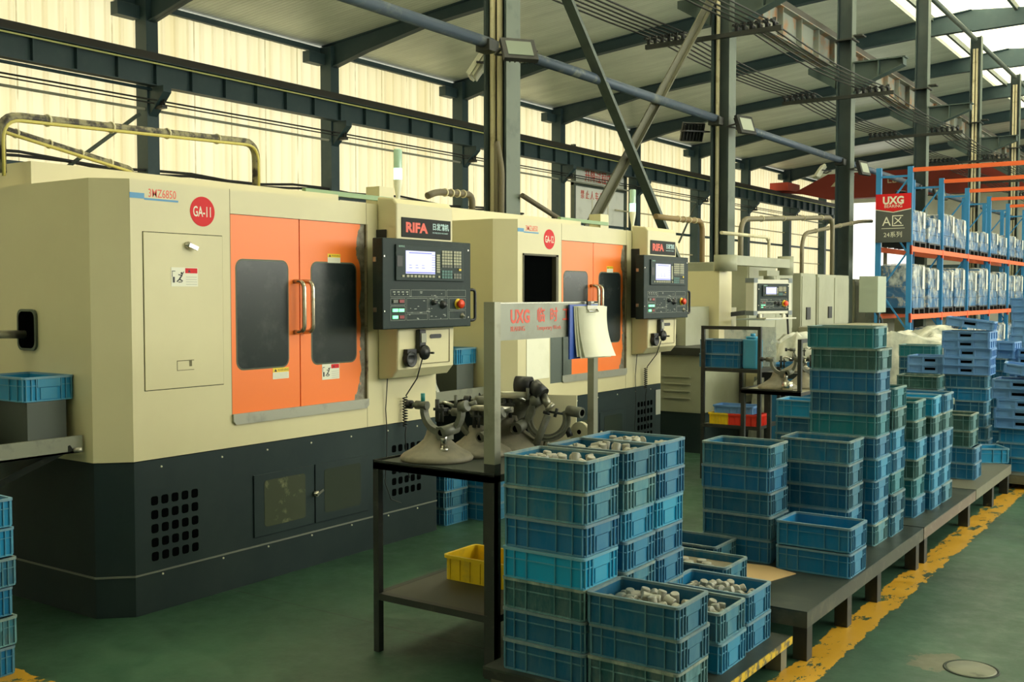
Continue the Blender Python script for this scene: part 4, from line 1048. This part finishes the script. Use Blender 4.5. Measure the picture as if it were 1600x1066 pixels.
# ring measuring instruments
def rmat(loc, rz=0, ry=0, rx=0): return Matrix.Translation(loc) @ Matrix.Rotation(rz, 4, 'Z') @ Matrix.Rotation(ry, 4, 'Y') @ Matrix.Rotation(rx, 4, 'X')
def xf(mb, mt): mb.v = [tuple(mt @ Vector(v)) for v in mb.v]; return mb
def instrument(loc, rz, label, disk=True, s=1.0, tilt=.5, teal=False):
    e = empty('measuring_instrument', loc, label, 'measuring instrument', None, rz); e.scale = (s, s, s)
    MB().lathe([(0, 0), (.168, 0), (.172, .012), (.160, .028), (.128, .045), (.090, .070), (.062, .095), (.050, .120), (.045, .140), (0, .145)], 32).build('base', M('instrument_base', (.23, .21, .145), .62, .05, wear=(.12, .115, .08), ws=10, lo=.4, hi=.75), e)
    # curved yoke: rectangular section swept along an arc
    T = rmat((.055 if not disk else .02, -.03, .235 if not disk else .19), 0, 0, 0) @ Matrix.Scale(.86, 4)
    yk = MB(); a0, a1, n = math.radians(178), math.radians(372), 18
    prof = []
    for k in range(n + 1):
        a = a0 + (a1 - a0) * k / n; ca, sa = math.cos(a), math.sin(a); ro, ri = .135, .098 + .012 * abs(math.cos(a))
        prof.append([(ro * ca, -.022, ro * sa), (ro * ca, .022, ro * sa), (ri * ca, .022, ri * sa), (ri * ca, -.022, ri * sa)])
    V = [p for q in prof for p in q]
    yk.add(V, [(4 * i + j, 4 * i + (j + 1) % 4, 4 * i + 4 + (j + 1) % 4, 4 * i + 4 + j) for i in range(n) for j in range(4)] + [(0, 1, 2, 3), (4 * n + 3, 4 * n + 2, 4 * n + 1, 4 * n)])
    yk.box(-.03, .03, -.02, .06, -.16, -.09)
    xf(yk, T).build('yoke', cast, e)
    hb = xf(MB().cyl((-.175, 0, .02), (-.10, 0, .02), .024, 14).cyl((-.20, 0, .02), (-.17, 0, .02), .012, 10), T); hb = hb.build('clamp_barrel', cast, e)
    xf(MB().cyl((-.235, 0, .02), (-.205, 0, .02), .024, 12).cyl((-.215, 0, .02), (-.17, 0, .02), .006, 8), T).build('knurled_knob', black, e)
    if teal: xf(MB().cyl((-.13, 0, .04), (-.13, 0, .085), .012, 10), T).build('teal_knob', teal_m, e, 'teal knob')
    xf(MB().cyl((.06, -.10, -.105), (.075, .02, -.09), .030, 16), T).build('barrel', cast, e)
    xf(MB().cyl((.061, -.1005, -.105), (.0605, -.098, -.105), .018, 12), T).build('barrel_bore', void, e)
    xf(MB().cyl((.03, -.03, -.20), (.03, -.03, -.10), .019, 12).cyl((.03, -.03, -.215), (.03, -.03, -.195), .025, 14), T).build('plunger_sleeve', chrome, e)
    xf(MB().cyl((.03, -.03, -.262), (.03, -.03, -.215), .006, 8).cyl((.03, -.03, -.272), (.03, -.03, -.262), .022, 12), T).build('adjusting_screw', black, e)
    xf(MB().cyl((-.02, -.02, -.06), (-.02, -.02, .06), .012, 10).cyl((.01, -.02, -.06), (.01, -.02, .03), .009, 10).box(-.04, .03, -.03, .0, .0, .014), T).build('guide_rods', dsteel, e)
    sr = xf(MB().cyl((.115, 0, .02), (.16, 0, .035), .030, 14).cyl((.10, -.02, .03), (.10, -.02, .09), .009, 8).cyl((.13, .02, .03), (.19, .04, .05), .012, 8), T).build('clamp_head', cast, e)
    xf(MB().tube([(.09, -.02, .03), (.03, -.03, .05), (.0, -.03, .035)], [.01, .008, .004], 8), T).build('stylus', chrome, e)
    if disk:
        D = rmat((.03, .06, .225), 0, .0, tilt) @ Matrix.Scale(.74, 4)
        dk = MB().lathe([(.0, .012), (.145, .012), (.165, .018), (.170, .010), (.170, -.018), (.160, -.022), (.0, -.022)], 36, D)
        dk.build('round_table', M('machined_disc', (.42, .40, .31), .32, .5, wear=(.22, .22, .17), ws=9), e)
        xf(MB().lathe([(.14, -.022), (.12, -.06), (.06, -.10), (.03, -.16)], 28), D).build('disc_bowl', cast, e)
    return e
instrument((-3.085, 3.85, .884), .05, 'nearest ring measuring instrument with flared iron base and black knobs', False, 1.0, teal=True)
instrument((-3.03, 4.10, .884), .15, 'middle ring measuring instrument with a tilted round disc behind the nearest one', True, .96, tilt=-.12)
instrument((-3.03, 4.34, .884), .35, 'rearmost ring measuring instrument right of the steel sign post', True, 1.15, tilt=-.12)
# tilted ring gauge with motor and the white plate leaning behind
e = empty('ring_gauge', (-2.80, 4.40, .884), 'round iron ring gauge with black motor heads leaning over white plates', 'measuring instrument', None, .35)
T = rmat((-.02, 0, .155), 0, .25, -.15) @ Matrix.Scale(.88, 4)
yk = MB(); n = 30
a0, a1 = math.radians(115), math.radians(400)
for k in range(n + 1):
    a = a0 + (a1 - a0) * k / n; ca, sa = math.cos(a), math.sin(a)
    for (r_, y_) in ((.128, -.02), (.128, .02), (.088, .02), (.088, -.02)): yk.v.append((r_ * ca, y_, r_ * sa))
for i in range(n):
    for j in range(4): yk.f.append([4 * i + j, 4 * i + (j + 1) % 4, 4 * i + 4 + (j + 1) % 4, 4 * i + 4 + j]); yk.sm.append(False)
yk.f += [[0, 1, 2, 3], [4 * n + 3, 4 * n + 2, 4 * n + 1, 4 * n]]; yk.sm += [False, False]
yk.tube(arc((0, -.022, 0), .108, a0, a1, 24, (1, 0, 0), (0, 0, 1)), .008, 6)
xf(yk, T).build('ring_body', cast, e)
xf(MB().cyl((-.02, -.03, -.17), (.0, -.03, .02), .020, 12).cyl((-.025, -.03, -.20), (-.02, -.03, -.165), .028, 14), T).build('plunger', cast, e)
MB().cyl((-.03, -.01, .0), (-.03, -.01, .012), .05, 20).cyl((-.03, -.01, .0), (-.02, -.01, .06), .016, 10).build('foot', steel, e)
xf(MB().cyl((-.23, 0, .135), (-.14, -.01, .155), .050, 18), T).build('motor_head', black, e); xf(MB().cyl((-.13, -.01, .155), (-.06, -.03, .12), .046, 18).cyl((-.14, -.01, .155), (-.125, -.01, .155), .030, 14), T).build('motor_head', black, e)
xf(MB().cyl((-.06, -.02, .12), (-.01, -.03, .07), .022, 12).cyl((-.01, -.03, .07), (.01, -.03, .06), .030, 12), T).build('spindle', steel, e)
xf(MB().cyl((.10, -.01, .075), (.185, -.05, .085), .030, 16), T).build('barrel', cast, e); xf(MB().cyl((.184, -.0495, .0849), (.187, -.051, .0851), .019, 12), T).build('barrel_bore', void, e)
xf(MB().cyl((.0, -.03, .04), (.08, -.03, .05), .007, 8).cyl((.04, -.03, .02), (.04, -.03, .07), .009, 8).cyl((.01, -.03, .03), (-.03, -.03, .03), .009, 8), T).build('stylus_set', black, e)
xf(MB().cyl((.12, .0, -.02), (.15, .0, -.06), .018, 12), T).build('lock_knob', black, e)
o = xf(MB().box(-.12, .12, -.006, .006, 0, .26), rmat((-2.86, 4.50, .886), .35, 0, -.12)).build('white_plate', M('cream_plate', (.66, .63, .44), .5)); tag(o, 'cream plate leaning behind the round ring gauge', 'plate')
e = empty('fixture_bracket', (-2.69, 4.49, .884), 'small cream bracket with a round top at the table corner', 'bracket')
P = [(-.05, 0), (.05, 0), (.05, .09)] + [(.05 * math.cos(t * PI / 8), .09 + .05 * math.sin(t * PI / 8)) for t in range(1, 8)] + [(-.05, .09)]
MB().prism(P, -.012, .012, 'y').build('plate', M('cream_plate', (.66, .63, .44), .5), e); MB().cyl((0, -.013, .09), (0, -.0125, .09), .012, 10).build('bolt_hole', void, e)
# yellow crate on the lower shelf
e = empty('yellow_bin', (-2.98, 4.13, .275), 'yellow plastic bin with a brown sheet inside on the lower table shelf', 'bin')
m = MB(); m.ring(rr(.36, .25, .02), rr(.35, .24, .015), 0, .115); m.prism(rr(.35, .24, .015), 0, .005); m.ring(rr(.38, .27, .025), rr(.349, .239, .015), .105, .12)
for k in range(6): m.box(-.15 + .06 * k, -.147 + .06 * k, -.131, -.125, .005, .105)
m.build('body', yplast, e)

# ------------------------------------------------------------------ background: shelf rack, second table, third machine
def bin_(loc, L, W, H, mat, label, cat='bin', rz=0.0, name='plastic_bin', ribs=5, kind=0, grp=None):
    e = empty(name, loc, label, cat, grp, rz)
    m = MB(); m.ring(rr(L, W, .015, 2), rr(L - .01, W - .01, .012, 2), 0, H - .006); m.prism(rr(L - .01, W - .01, .012, 2), .001, .006)
    for k in range(ribs + 1):
        x = -L / 2 + .02 + (L - .04) * k / ribs; m.box(x - .003, x + .003, -W / 2 - .007, -W / 2, 0, H - .01)
        y = -W / 2 + .02 + (W - .04) * k / ribs; m.box(L / 2, L / 2 + .007, y - .003, y + .003, 0, H - .01)
    m.build('body', mat, e); MB().ring(rr(L + .02, W + .02, .02, 2), rr(L - .012, W - .012, .012, 2), H - .016, H).build('rim', mat, e)
    return e
tx0, tx1, ty0 = -4.0, -3.44, 8.77
e = empty('shelf_rack', (tx1, ty0, 0), 'dark steel shelf rack with an open framed top bay beside the third machine', 'shelf rack')
W = tx1 - tx0
for x in (-W, -.03): MB().box(x, x + .03, 0, .03, 0, 1.375).build('post', dsteel, e)
for x in (-W + .17, -.03): MB().box(x, x + .03, .47, .5, 0, 1.0).build('post', dsteel, e)
MB().box(-W + .03, -.03, 0, .03, 1.345, 1.375).build('top_bar', dsteel, e)
for z, n_ in ((1.0, 'upper_shelf'), (.50, 'lower_shelf')): MB().box(-W + .03, -.03, -.001, .5, z - .03, z).build(n_, dsteel, e)
MB().box(-W + .03, -.03, .44, .445, 1.0, 1.36).build('clear_back_panel', film, e, 'clear plastic back panel')
c = crate(tx1 - .22, ty0 + .06, 1.001, 'n', 'dark blue crate on the upper shelf of the shelf rack')
crate(tx1 - .215, ty0 + .065, 1.001 + .125, 'n', 'dark blue crate stacked on another on the shelf rack')
e = empty('jerrycan', (tx1 - .125, ty0 + .13, 1.001), 'translucent blue plastic can on the upper shelf of the shelf rack', 'can')
MB().prism(rr(.15, .13, .03, 4), 0, .26).prism(rr(.11, .10, .03, 4), .26, .285).build('body', bottle_m, e, bevel=.01); MB().cyl((0, 0, .285), (0, 0, .31), .022, 12).build('cap', bottle_m, e)
bin_((tx0 + .17, ty0 + .13, .501), .20, .22, .10, yplast, 'yellow plastic bin on the lower shelf of the shelf rack')
bin_((tx1 - .17, ty0 + .13, .501), .29, .22, .10, rplast, 'red plastic bin on the lower shelf of the shelf rack')
TRAY = M('light_blue_tray_plastic', (.10, .25, .52), .45, wear=(.16, .32, .55), ws=5, lo=.4, hi=.8)
bin_((tx1 - .27, ty0 + .14, .602), .36, .22, .07, TRAY, 'light blue shallow tray lying across the yellow and red bins', 'tray', .06, 'plastic_tray')
e = frame_table(-3.36, -2.86, 8.14, 8.75, .885, .25, 'second dark steel table with measuring instruments behind the tallest crate stack', M('worn_top', (.26, .25, .17), .45, .3), dsteel)
MB().box(-.03, 0, .0, .03, .885, 1.30).box(-.03, 0, .58, .61, .885, 1.30).box(-.03, 0, .03, .58, 1.27, 1.30).build('sign_frame', dsteel, e)
instrument((-3.13, 8.36, .884), .1, 'dusty measuring instrument on the second table, its left one', False, .95)
instrument((-2.99, 8.58, .884), .8, 'dusty measuring instrument on the second table, its right one', False, .95)
tag(MB().cyl((-3.0, 8.22, .885), (-3.0, 8.22, .955), .045, 20).build('machined_ring', chrome), 'shiny turned steel ring standing on the second table', 'steel ring')
instrument((-3.35, 9.45, .95), .4, 'distant measuring instrument seen above the second table', False, .8)
o = MB().box(-3.6, -3.1, 9.2, 9.7, .90, .95).box(-3.58, -3.54, 9.22, 9.26, 0, .9).box(-3.14, -3.1, 9.22, 9.26, 0, .9).box(-3.58, -3.54, 9.64, 9.68, 0, .9).box(-3.14, -3.1, 9.64, 9.68, 0, .9)
tag(o.build('bench', dsteel), 'dark bench behind the second table', 'bench')
# third machine: older grinder with swing-arm panel
e = empty('cylindrical_grinder', (-4.62, 10.15, 0), 'cream grinder with louvred base, open slide and swing-arm control panel', 'machine')
MB().box(-1.6, .0, 0, 2.6, 0, .42).build('plinth', graphite, e)
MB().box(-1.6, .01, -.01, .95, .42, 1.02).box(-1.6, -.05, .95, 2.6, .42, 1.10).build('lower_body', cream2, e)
lv = MB()
for k in range(4): lv.prism([(-.012 - .0, .55 + .085 * k), (-.035, .555 + .085 * k), (-.012, .575 + .085 * k)], -.42, -.12, 'y') if False else lv.box(-.42, -.12, -.024, -.0105, .56 + .075 * k, .572 + .075 * k)
lv.build('louvres', cream2, e)
MB().box(-.05, -.047, 1.3, 2.3, .50, 1.0).build('body_panel', cream, e); MB().box(-.047, -.046, 1.55, 2.0, .45, .70).build('paint_chip', M('bare_grey', (.16, .19, .17), .5, wear=(.4, .38, .25), ws=12, lo=.55, hi=.6), e, 'grey patch of chipped paint')
MB().box(-1.2, .12, -.06, .85, 1.02, 1.10).box(-.9, -.3, .1, .5, .9, 1.02).build('slide_way', dsteel, e)
MB().box(-1.3, -.35, .35, .95, 1.10, 1.52).build('workhead', cream2, e); MB().cyl((-.5, .0, 1.2), (-.5, .34, 1.2), .05, 14).build('spindle', chrome, e)
MB().box(-1.3, -.25, 1.0, 1.35, 1.10, 1.92).build('column_housing', cream, e); MB().box(-1.25, -.42, 1.45, 1.9, 1.1, 1.50).build('wheel_guard', M('olive_cream', (.30, .29, .19), .5), e)
MB().cyl((-.22, 1.1, 1.92), (-.22, 1.1, 2.10), .13, 16).build('arm_base', cream2, e)
MB().box(-.30, -.14, 1.1, 3.0, 1.99, 2.10).build('swing_arm', cream2, e); MB().cyl((-.22, 3.0, 1.9), (-.22, 3.0, 2.14), .10, 16).build('arm_joint', cream2, e)
MB().bar((-.3, 1.3, 1.42), (.2, 1.95, 1.50), .04, .05).build('coolant_arm', dsteel, e); MB().box(-.15, .19, 1.25, 1.8, 1.365, 1.38).build('drip_tray', M('pale_blue_tray', (.35, .42, .42), .4), e)
# its control panel
e = empty('swing_arm_panel', (-4.42, 11.05, 1.42), 'white framed control panel with grey corners and lit screen on a swing arm', 'control panel', None, -.35)
MB().box(-.12, .0, .0, .62, .02, .40).build('housing', M('white_panel_frame', (.62, .61, .50), .4), e, bevel=.01)
c_ = MB()
for y in (-.006, .566):
    for z in (.005, .365): c_.box(-.122, .006, y, y + .06, z, z + .05)
c_.build('corner_pads', M('grey_corner', (.16, .19, .20), .5), e)
cnc_panel(e, .012, .055, .565, .055, .355, 'screen_unit', 1)
MB().box(-.02, .12, .06, .56, -.035, -.02).box(-.02, .0, .10, .14, -.02, .02).box(-.02, .0, .48, .52, -.02, .02).build('shelf_bar', M('white_panel_frame', (.62, .61, .50), .4), e)
MB().cyl((-.06, .31, .40), (-.06, .31, .50), .06, 14).box(-.12, .0, .21, .41, .44, .50).build('mount', cream2, e)
MB().tube([(-.06, .62, .05), (-.05, .64, -.3), (-.04, .64, -.95)], .012, 6).build('hose', cable, e)
# rows of pale machine cabinets beyond
def cabinet(x1, y0, y1, z1, depth, label, mat, extra=0):
    e = empty('machine_cabinet', (x1, y0, 0), label, 'machine cabinet'); L = y1 - y0
    MB().box(-depth, 0, 0, L, 0, z1).build('body', mat, e, bevel=.01)
    nd = max(1, round(L / .9))
    for k in range(nd): MB().box(0, .012, L * k / nd + .03, L * (k + 1) / nd - .03, 1.15, z1 - .05).build('door', mat, e)
    MB().box(0, .03, .05, L - .05, .3, 1.08).build('lower_panel', M('cabinet_lower', (.30, .31, .22), .5, wear=(.20, .21, .15), ws=4), e)
    k = MB()
    rr_ = random.Random(int(y0 * 10))
    for i in range(4): a = rr_.uniform(.1, max(.15, L - .3)); b = rr_.uniform(.6, 1.0); k.box(.03, .05, a, a + .05, b, b + .06)
    k.box(.012, .03, L * .3, L * .3 + .18, z1 - .75, z1 - .55); k.build('fittings', black, e)
    return e
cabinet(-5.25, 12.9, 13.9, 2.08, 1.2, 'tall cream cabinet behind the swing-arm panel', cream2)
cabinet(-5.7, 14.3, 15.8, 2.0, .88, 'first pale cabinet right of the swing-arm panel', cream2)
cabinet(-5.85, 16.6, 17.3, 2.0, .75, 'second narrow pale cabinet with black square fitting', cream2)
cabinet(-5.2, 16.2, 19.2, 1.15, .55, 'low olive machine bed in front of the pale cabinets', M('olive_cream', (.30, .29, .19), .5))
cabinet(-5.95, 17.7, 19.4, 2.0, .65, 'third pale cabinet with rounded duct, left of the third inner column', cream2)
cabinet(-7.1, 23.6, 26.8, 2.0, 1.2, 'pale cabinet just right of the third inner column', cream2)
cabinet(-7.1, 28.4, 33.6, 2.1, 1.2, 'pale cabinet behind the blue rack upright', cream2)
o = empty('electrical_box', (-5.62, 20.1, 1.32), 'pale green electrical box mounted on a post by the third inner column', 'electrical box')
MB().box(-.35, 0, 0, .55, 0, .68).build('box', galv, o, bevel=.008); MB().box(-.03, -.0, .08, .12, -1.32, 0).build('post', dsteel, o); MB().tube([(-.1, .3, 0), (-.05, .45, -.15), (-.05, .4, -.4), (-.05, .2, -.6), (-.05, .2, -.9)], .03, 6).build('hose', cable, o)
g = M('dull_pipe', (.17, .15, .09), .5, .2)
pipe_arch([(-6.05, 14.6, 1.3), (-6.05, 14.6, 2.75), (-6.05, 18.75, 3.02), (-6.05, 18.75, 1.3)], .04, 'long brown pipe arch over the pale cabinets', g, .25, yl=False)
pipe_arch([(-6.3, 17.9, 1.2), (-6.3, 17.9, 2.7), (-6.3, 21.2, 3.1), (-6.3, 22.0, 3.15)], .035, 'brown pipe arch rising behind the third inner column', g, .3, yl=False)
pipe_arch([(-6.4, 23.4, 2.0), (-6.4, 23.4, 2.95), (-6.4, 27.5, 3.05), (-6.4, 30.0, 3.05)], .04, 'grey pipe arch behind the rack upright', M('grey_conduit2', (.2, .2, .15), .5), .25, yl=False)
pipe_arch([(-5.35, 12.3, 2.42), (-5.35, 13.9, 2.43), (-5.35, 13.9, 1.3)], .022, 'thin cream conduit bending down over the third machine', conduit, .12, yl=False)
o = MB().box(-14, -6.8, 50, 50.4, 4.2 - 1.9, 3.0); tag(o.build('mezzanine_beam', blue_steel), 'blue-grey mezzanine beam across the bright far opening', 'beam')

# plastic sheeting over goods behind the platform
def heap(x0, x1, y0, y1, z, label, seed, m_=film2):
    nx, ny = 26, 26; mb = MB()
    for i in range(nx + 1):
        for j in range(ny + 1):
            u, v = i / nx, j / ny; e_ = min(u, 1 - u, v, 1 - v)
            h = z * min(1, (e_ * 9) ** .5) if e_ > 0 else 0
            q = Vector((u * 5 + seed, v * 5, seed)); h *= 1 + .16 * noise.noise(q) + .04 * (1 - 2 * abs(noise.noise(q * 3)))
            ox = .05 * noise.noise(q * 2.2 + Vector((9, 0, 0)))
            mb.v.append((x0 + (x1 - x0) * u + ox, y0 + (y1 - y0) * v + ox, max(h, .01)))
    for i in range(nx):
        for j in range(ny): a = i * (ny + 1) + j; mb.f.append([a, a + 1, a + ny + 2, a + ny + 1]); mb.sm.append(True)
    return tag(mb.build('plastic_sheet', m_), label, 'plastic sheet')
heap(-4.42, -3.4, 10.9, 12.6, 1.12, 'milky plastic sheet over goods behind the second measuring table', 2.3)
heap(-4.1, -2.4, 12.9, 15.2, 1.10, 'pale crumpled plastic sheet behind the tallest crate stack and light trays', 5.1)
e = bin_((-3.75, 10.6, .0), .5, .5, .95, M('blue_tote', (.02, .14, .28), .4), 'big blue tote half covered by plastic behind the shelf rack', 'tote', 0, 'tote')

# stacks of light blue trays and crates beyond the platform
tray0 = [None]
def tray(x, y, z, label, group, rz=0, L=.42, W_=.32, H=.085, tx=0, ty=0, col=None):
    if tray0[0] is None:
        e = empty('stacking_tray', (0, 0, 0), '', 'tray')
        m = MB(); m.ring(rr(L, W_, .012, 2), rr(L - .012, W_ - .012, .01, 2), 0, H - .004); m.prism(rr(L - .012, W_ - .012, .01, 2), .001, .006)
        for k in range(4):
            xx = -L / 2 + .006 + (L - .012) * k / 3; m.box(xx - .006, xx + .006, -W_ / 2 - .010, -W_ / 2, 0, H)
            m.box(xx - .006, xx + .006, W_ / 2, W_ / 2 + .010, 0, H)
        for k in range(4):
            yy = -W_ / 2 + .006 + (W_ - .012) * k / 3; m.box(L / 2, L / 2 + .010, yy - .006, yy + .006, 0, H); m.box(-L / 2 - .010, -L / 2, yy - .006, yy + .006, 0, H)
        m.build('body', TRAY, e)
        MB().ring(rr(L + .022, W_ + .022, .015, 2), rr(L - .014, W_ - .014, .01, 2), H - .014, H).ring(rr(L + .022, W_ + .022, .015, 2), rr(L - .002, W_ - .002, .01, 2), 0.001, .010).build('rim', TRAY, e)
        MB().box(-.05, .05, -W_ / 2 - .0012, -W_ / 2 - .0002, .03, .055).build('hand_slot', void, e, 'dark hand slot')
        tray0[0] = e; c = e
    else: c = copy_tree(tray0[0])
    c.location = (x, y, z); c.rotation_euler = (tx, ty, rz); return tag(c, label, 'tray', group)
def traystack(x, y, z0, n, where, group, jit=.02, L=None, offs=None, toptilt=None, rz0=0):
    for k in range(n):
        dx = R.uniform(-jit, jit); rz = rz0 + R.uniform(-.05, .05)
        if offs and k in offs: dx += offs[k]
        last = k == n - 1 and toptilt
        tray(x + dx, y + R.uniform(-jit, jit), z0 + .085 * k + (.03 if last else 0), f'light blue stacking tray, {ords(k, n)} in the {where}', group, rz + (.15 if last else 0), ty=toptilt if last else 0)
def floorstack(x, y, n, codes, where, z0=0):
    return stack(x, y, z0, (codes * 12)[:n], where, where, .012)
floorstack(-2.02, 10.95, 7, 'kbkk', 'floor stack under the left light trays')
traystack(-2.21, 11.1, .876, 6, 'left stack with tilted top', 'left light tray stack', .012, toptilt=.12)
floorstack(-2.38, 10.6, 7, 'okkb', 'teal floor stack left of the tray stacks')
floorstack(-2.62, 11.6, 9, 'tkkk', 'dark floor stack before the plastic sheet')
traystack(-2.55, 11.15, .876, 2, 'short pair left of the tilted tray stack', 'short tray pair', .02)
floorstack(-1.98, 11.75, 8, 'kkkk', 'dark floor stack between the tray stacks')
traystack(-2.12, 11.95, 1.0, 2, 'pair between the two tall tray stacks', 'pair between tall tray stacks', .02)
traystack(-1.83, 12.0, .0, 13, 'stack left of the leaning trays', 'tray stack with dark hand slots', .012)
traystack(-2.02, 13.6, .0, 19, 'tallest stack at right edge', 'tallest light tray stack', .01)
floorstack(-1.36, 9.98, 3, 'bbb', 'lowest crates of the right edge tray stack', .12)
traystack(-1.555, 10.12, .496, 6, 'leaning stack at right edge', 'leaning tray stack at the right edge', .012, offs={3: -.04, 4: -.02, 5: .03}, toptilt=.14)
floorstack(-1.50, 10.9, 4, 'lbbl', 'floor stack behind the leaning trays', .0)
e = platform(9.80, 11.0, -2.1, -1.2, .12, 'low dark skid under the right edge tray stack', (.05, .95), M('olive_rail', (.16, .155, .10), .5), M('far_deck', (.20, .19, .13), .5), 'skid')

# ------------------------------------------------------------------ blue and orange pallet rack
RX0, RX1, RYS = -6.02, -5.42, [21.5, 24.07, 26.62, 29.2, 31.8, 34.4]
fr0 = None
for k, y in enumerate(RYS):
    lab = f'blue upright frame of the pallet rack, {ordinal(k)} from the left'
    if fr0 is None:
        e = empty('rack_upright_frame', (RX1, y, 0), lab, 'rack frame', 'upright frames of the pallet rack'); Wd = RX1 - RX0
        for x in (-Wd, 0):
            MB().box(x - .05, x + .05, -.035, .035, 0, 4.15).build('post', rack_blue, e)
            MB().box(x - .08, x + .08, -.06, .06, 0, .01).build('foot_plate', rack_blue, e)
        zz = .25; lace = MB(); s = 0
        while zz < 3.9:
            a, b = (-Wd + .05, -.05) if s % 2 == 0 else (-.05, -Wd + .05)
            lace.bar((a, 0, zz), (b, 0, min(zz + .72, 3.9)), .03, .03); zz += .75; s += 1
        lace.box(-Wd + .05, -.05, -.015, .015, 3.95, 3.99).box(-Wd + .05, -.05, -.015, .015, .15, .19); lace.build('lacing', rack_blue, e); fr0 = e
    else:
        e = copy_tree(fr0); e.location = (RX1, y, 0); e['label'] = lab
for k in range(5):
    for z, n_ in ((2.60, 'upper'), (1.27, 'lower')):
        e = empty('rack_beam_pair', (RX1, RYS[k], z), f'orange beam pair of the pallet rack, {n_} level, {ordinal(k)} bay from the left', 'rack beam')
        for x in (.052, -(RX1 - RX0) + .012): MB().box(x - .04, x, .04, RYS[k + 1] - RYS[k] - .04, -.10, 0.0).build('beam', rack_or, e)
        MB().box(.011, .056, -.035, .04, -.16, .02).build('end_hook', M('orange_hook', (.80, .10, .03), .5), e)
for k, y in enumerate(RYS[:5]):
    tag(MB().box(RX1 + .05, 3.2, y - .03, y + .03, 4.04, 4.12).build('overhead_tie', rack_or), f'orange overhead tie bar reaching right from the rack, {ordinal(k)} from the left', 'tie bar')
# zone sign
e = empty('zone_sign', (RX0 - .04, RYS[0] - .075, 2.68), 'red and grey hanging zone sign on the first rack frame', 'sign')
MB().box(0, .68, 0, .02, 0, .95).build('panel', M('sign_grey', (.075, .082, .075), .5), e)
MB().prism([(0, .66), (.34, .60), (.68, .66), (.68, .95), (0, .95)], -.003, -.0002, 'y').build('red_header', red, e)
MB().prism([(0, .655), (.34, .595), (.68, .655), (.68, .64), (.34, .58), (0, .64)], -.003, -.0002, 'y').build('header_line', white, e)
text('UXG', 'sign_lettering', .20, white, facing_ny(.34, -.004, .755), e, .001, 'CENTER', bold=.008, sx=.95); text('BEARING', 'sign_lettering', .085, white, facing_ny(.34, -.004, .68), e, .001, 'CENTER')
text('A区', 'sign_lettering', .25, white, facing_ny(.34, -.002, .33), e, .001, 'CENTER'); text('24系列', 'sign_lettering', .12, white, facing_ny(.34, -.002, .11), e, .001, 'CENTER'); MB().box(.12, .56, -.002, -.0002, .27, .28).build('rule_line', white, e)
# wrapped loads
LB = M('wrapped_crate_blue', (.003, .125, .32), .4, wear=(.006, .20, .45), ws=6)
rl = random.Random(5)
def load(x, y, z, L, D_, H, label):
    e = empty('wrapped_pallet_load', (x, y, z), label, 'pallet load')
    p = MB().box(-D_ / 2, D_ / 2, -L / 2, L / 2, .09, .12)
    for yy in (-L / 2, -.04, L / 2 - .08): p.box(-D_ / 2, D_ / 2, yy, yy + .08, 0, .09)
    p.build('pallet', black, e)
    n = max(1, round(H / .2)); cb = MB()
    for k in range(n):
        for s in (-1, 1):
            a = (-L / 2 + .01, -.01) if s < 0 else (.01, L / 2 - .01); zz = .121 + (H * k) / n
            cb.box(-D_ / 2 + .02, D_ / 2 - .02, a[0], a[1], zz, zz + H / n - .012); cb.box(-D_ / 2 + .01, D_ / 2 - .01, a[0] - .008, a[1] + .008, zz + H / n - .04, zz + H / n - .012)
    cb.build('crates', LB, e)
    sh = MB(); nn = 28; P = rr(D_ + .02, L + .02, .05, 6)
    levels = [(.12 + H * t) for t in (0, .25, .5, .75, .95, 1.02)]
    for li, zz in enumerate(levels):
        for i, (px, py) in enumerate(P):
            q = noise.noise(Vector((px * 6, py * 6, zz * 3 + y))) * .035; s = 1 + q - (.06 if li == 5 else 0); sh.v.append((px * s, py * s, zz + q))
    m_ = len(P)
    for li in range(len(levels) - 1):
        for i in range(m_): sh.f.append([li * m_ + i, li * m_ + (i + 1) % m_, (li + 1) * m_ + (i + 1) % m_, (li + 1) * m_ + i]); sh.sm.append(True)
    b = len(sh.v); sh.v.append((0, 0, .12 + H * 1.05))
    for i in range(m_): sh.f.append([(len(levels) - 1) * m_ + i, (len(levels) - 1) * m_ + (i + 1) % m_, b]); sh.sm.append(True)
    sh.build('plastic_wrap', film, e)
    MB().box(D_ / 2 + .03, D_ / 2 + .034, L * .12, L * .12 + .14, .12 + H * .45, .12 + H * .98).build('paper_label', paper, e)
rows = ['upper', 'lower', 'floor']
for li, (z, hs) in enumerate(((2.602, (.62, .55, .70, .68, .45, .50, .55, .5, .6, .55)), (1.272, (.85, .80, .78, .85, .8, .9, .8, .85, .8, .8)), (.002, (.75, .7, .8, .7, .8, .8, .7, .75, .7, .7)))):
    for k in range(5):
        for h in range(2):
            yc = RYS[k] + .68 + 1.22 * h
            load((RX0 + RX1) / 2 + .02, yc + rl.uniform(-.05, .05), z, rl.uniform(.88, 1.04), .62, hs[2 * k + h] * (1 if li else .95), f'film-wrapped load of blue crates, {rows[li]} rack level, {ordinal(2*k+h)} from left')
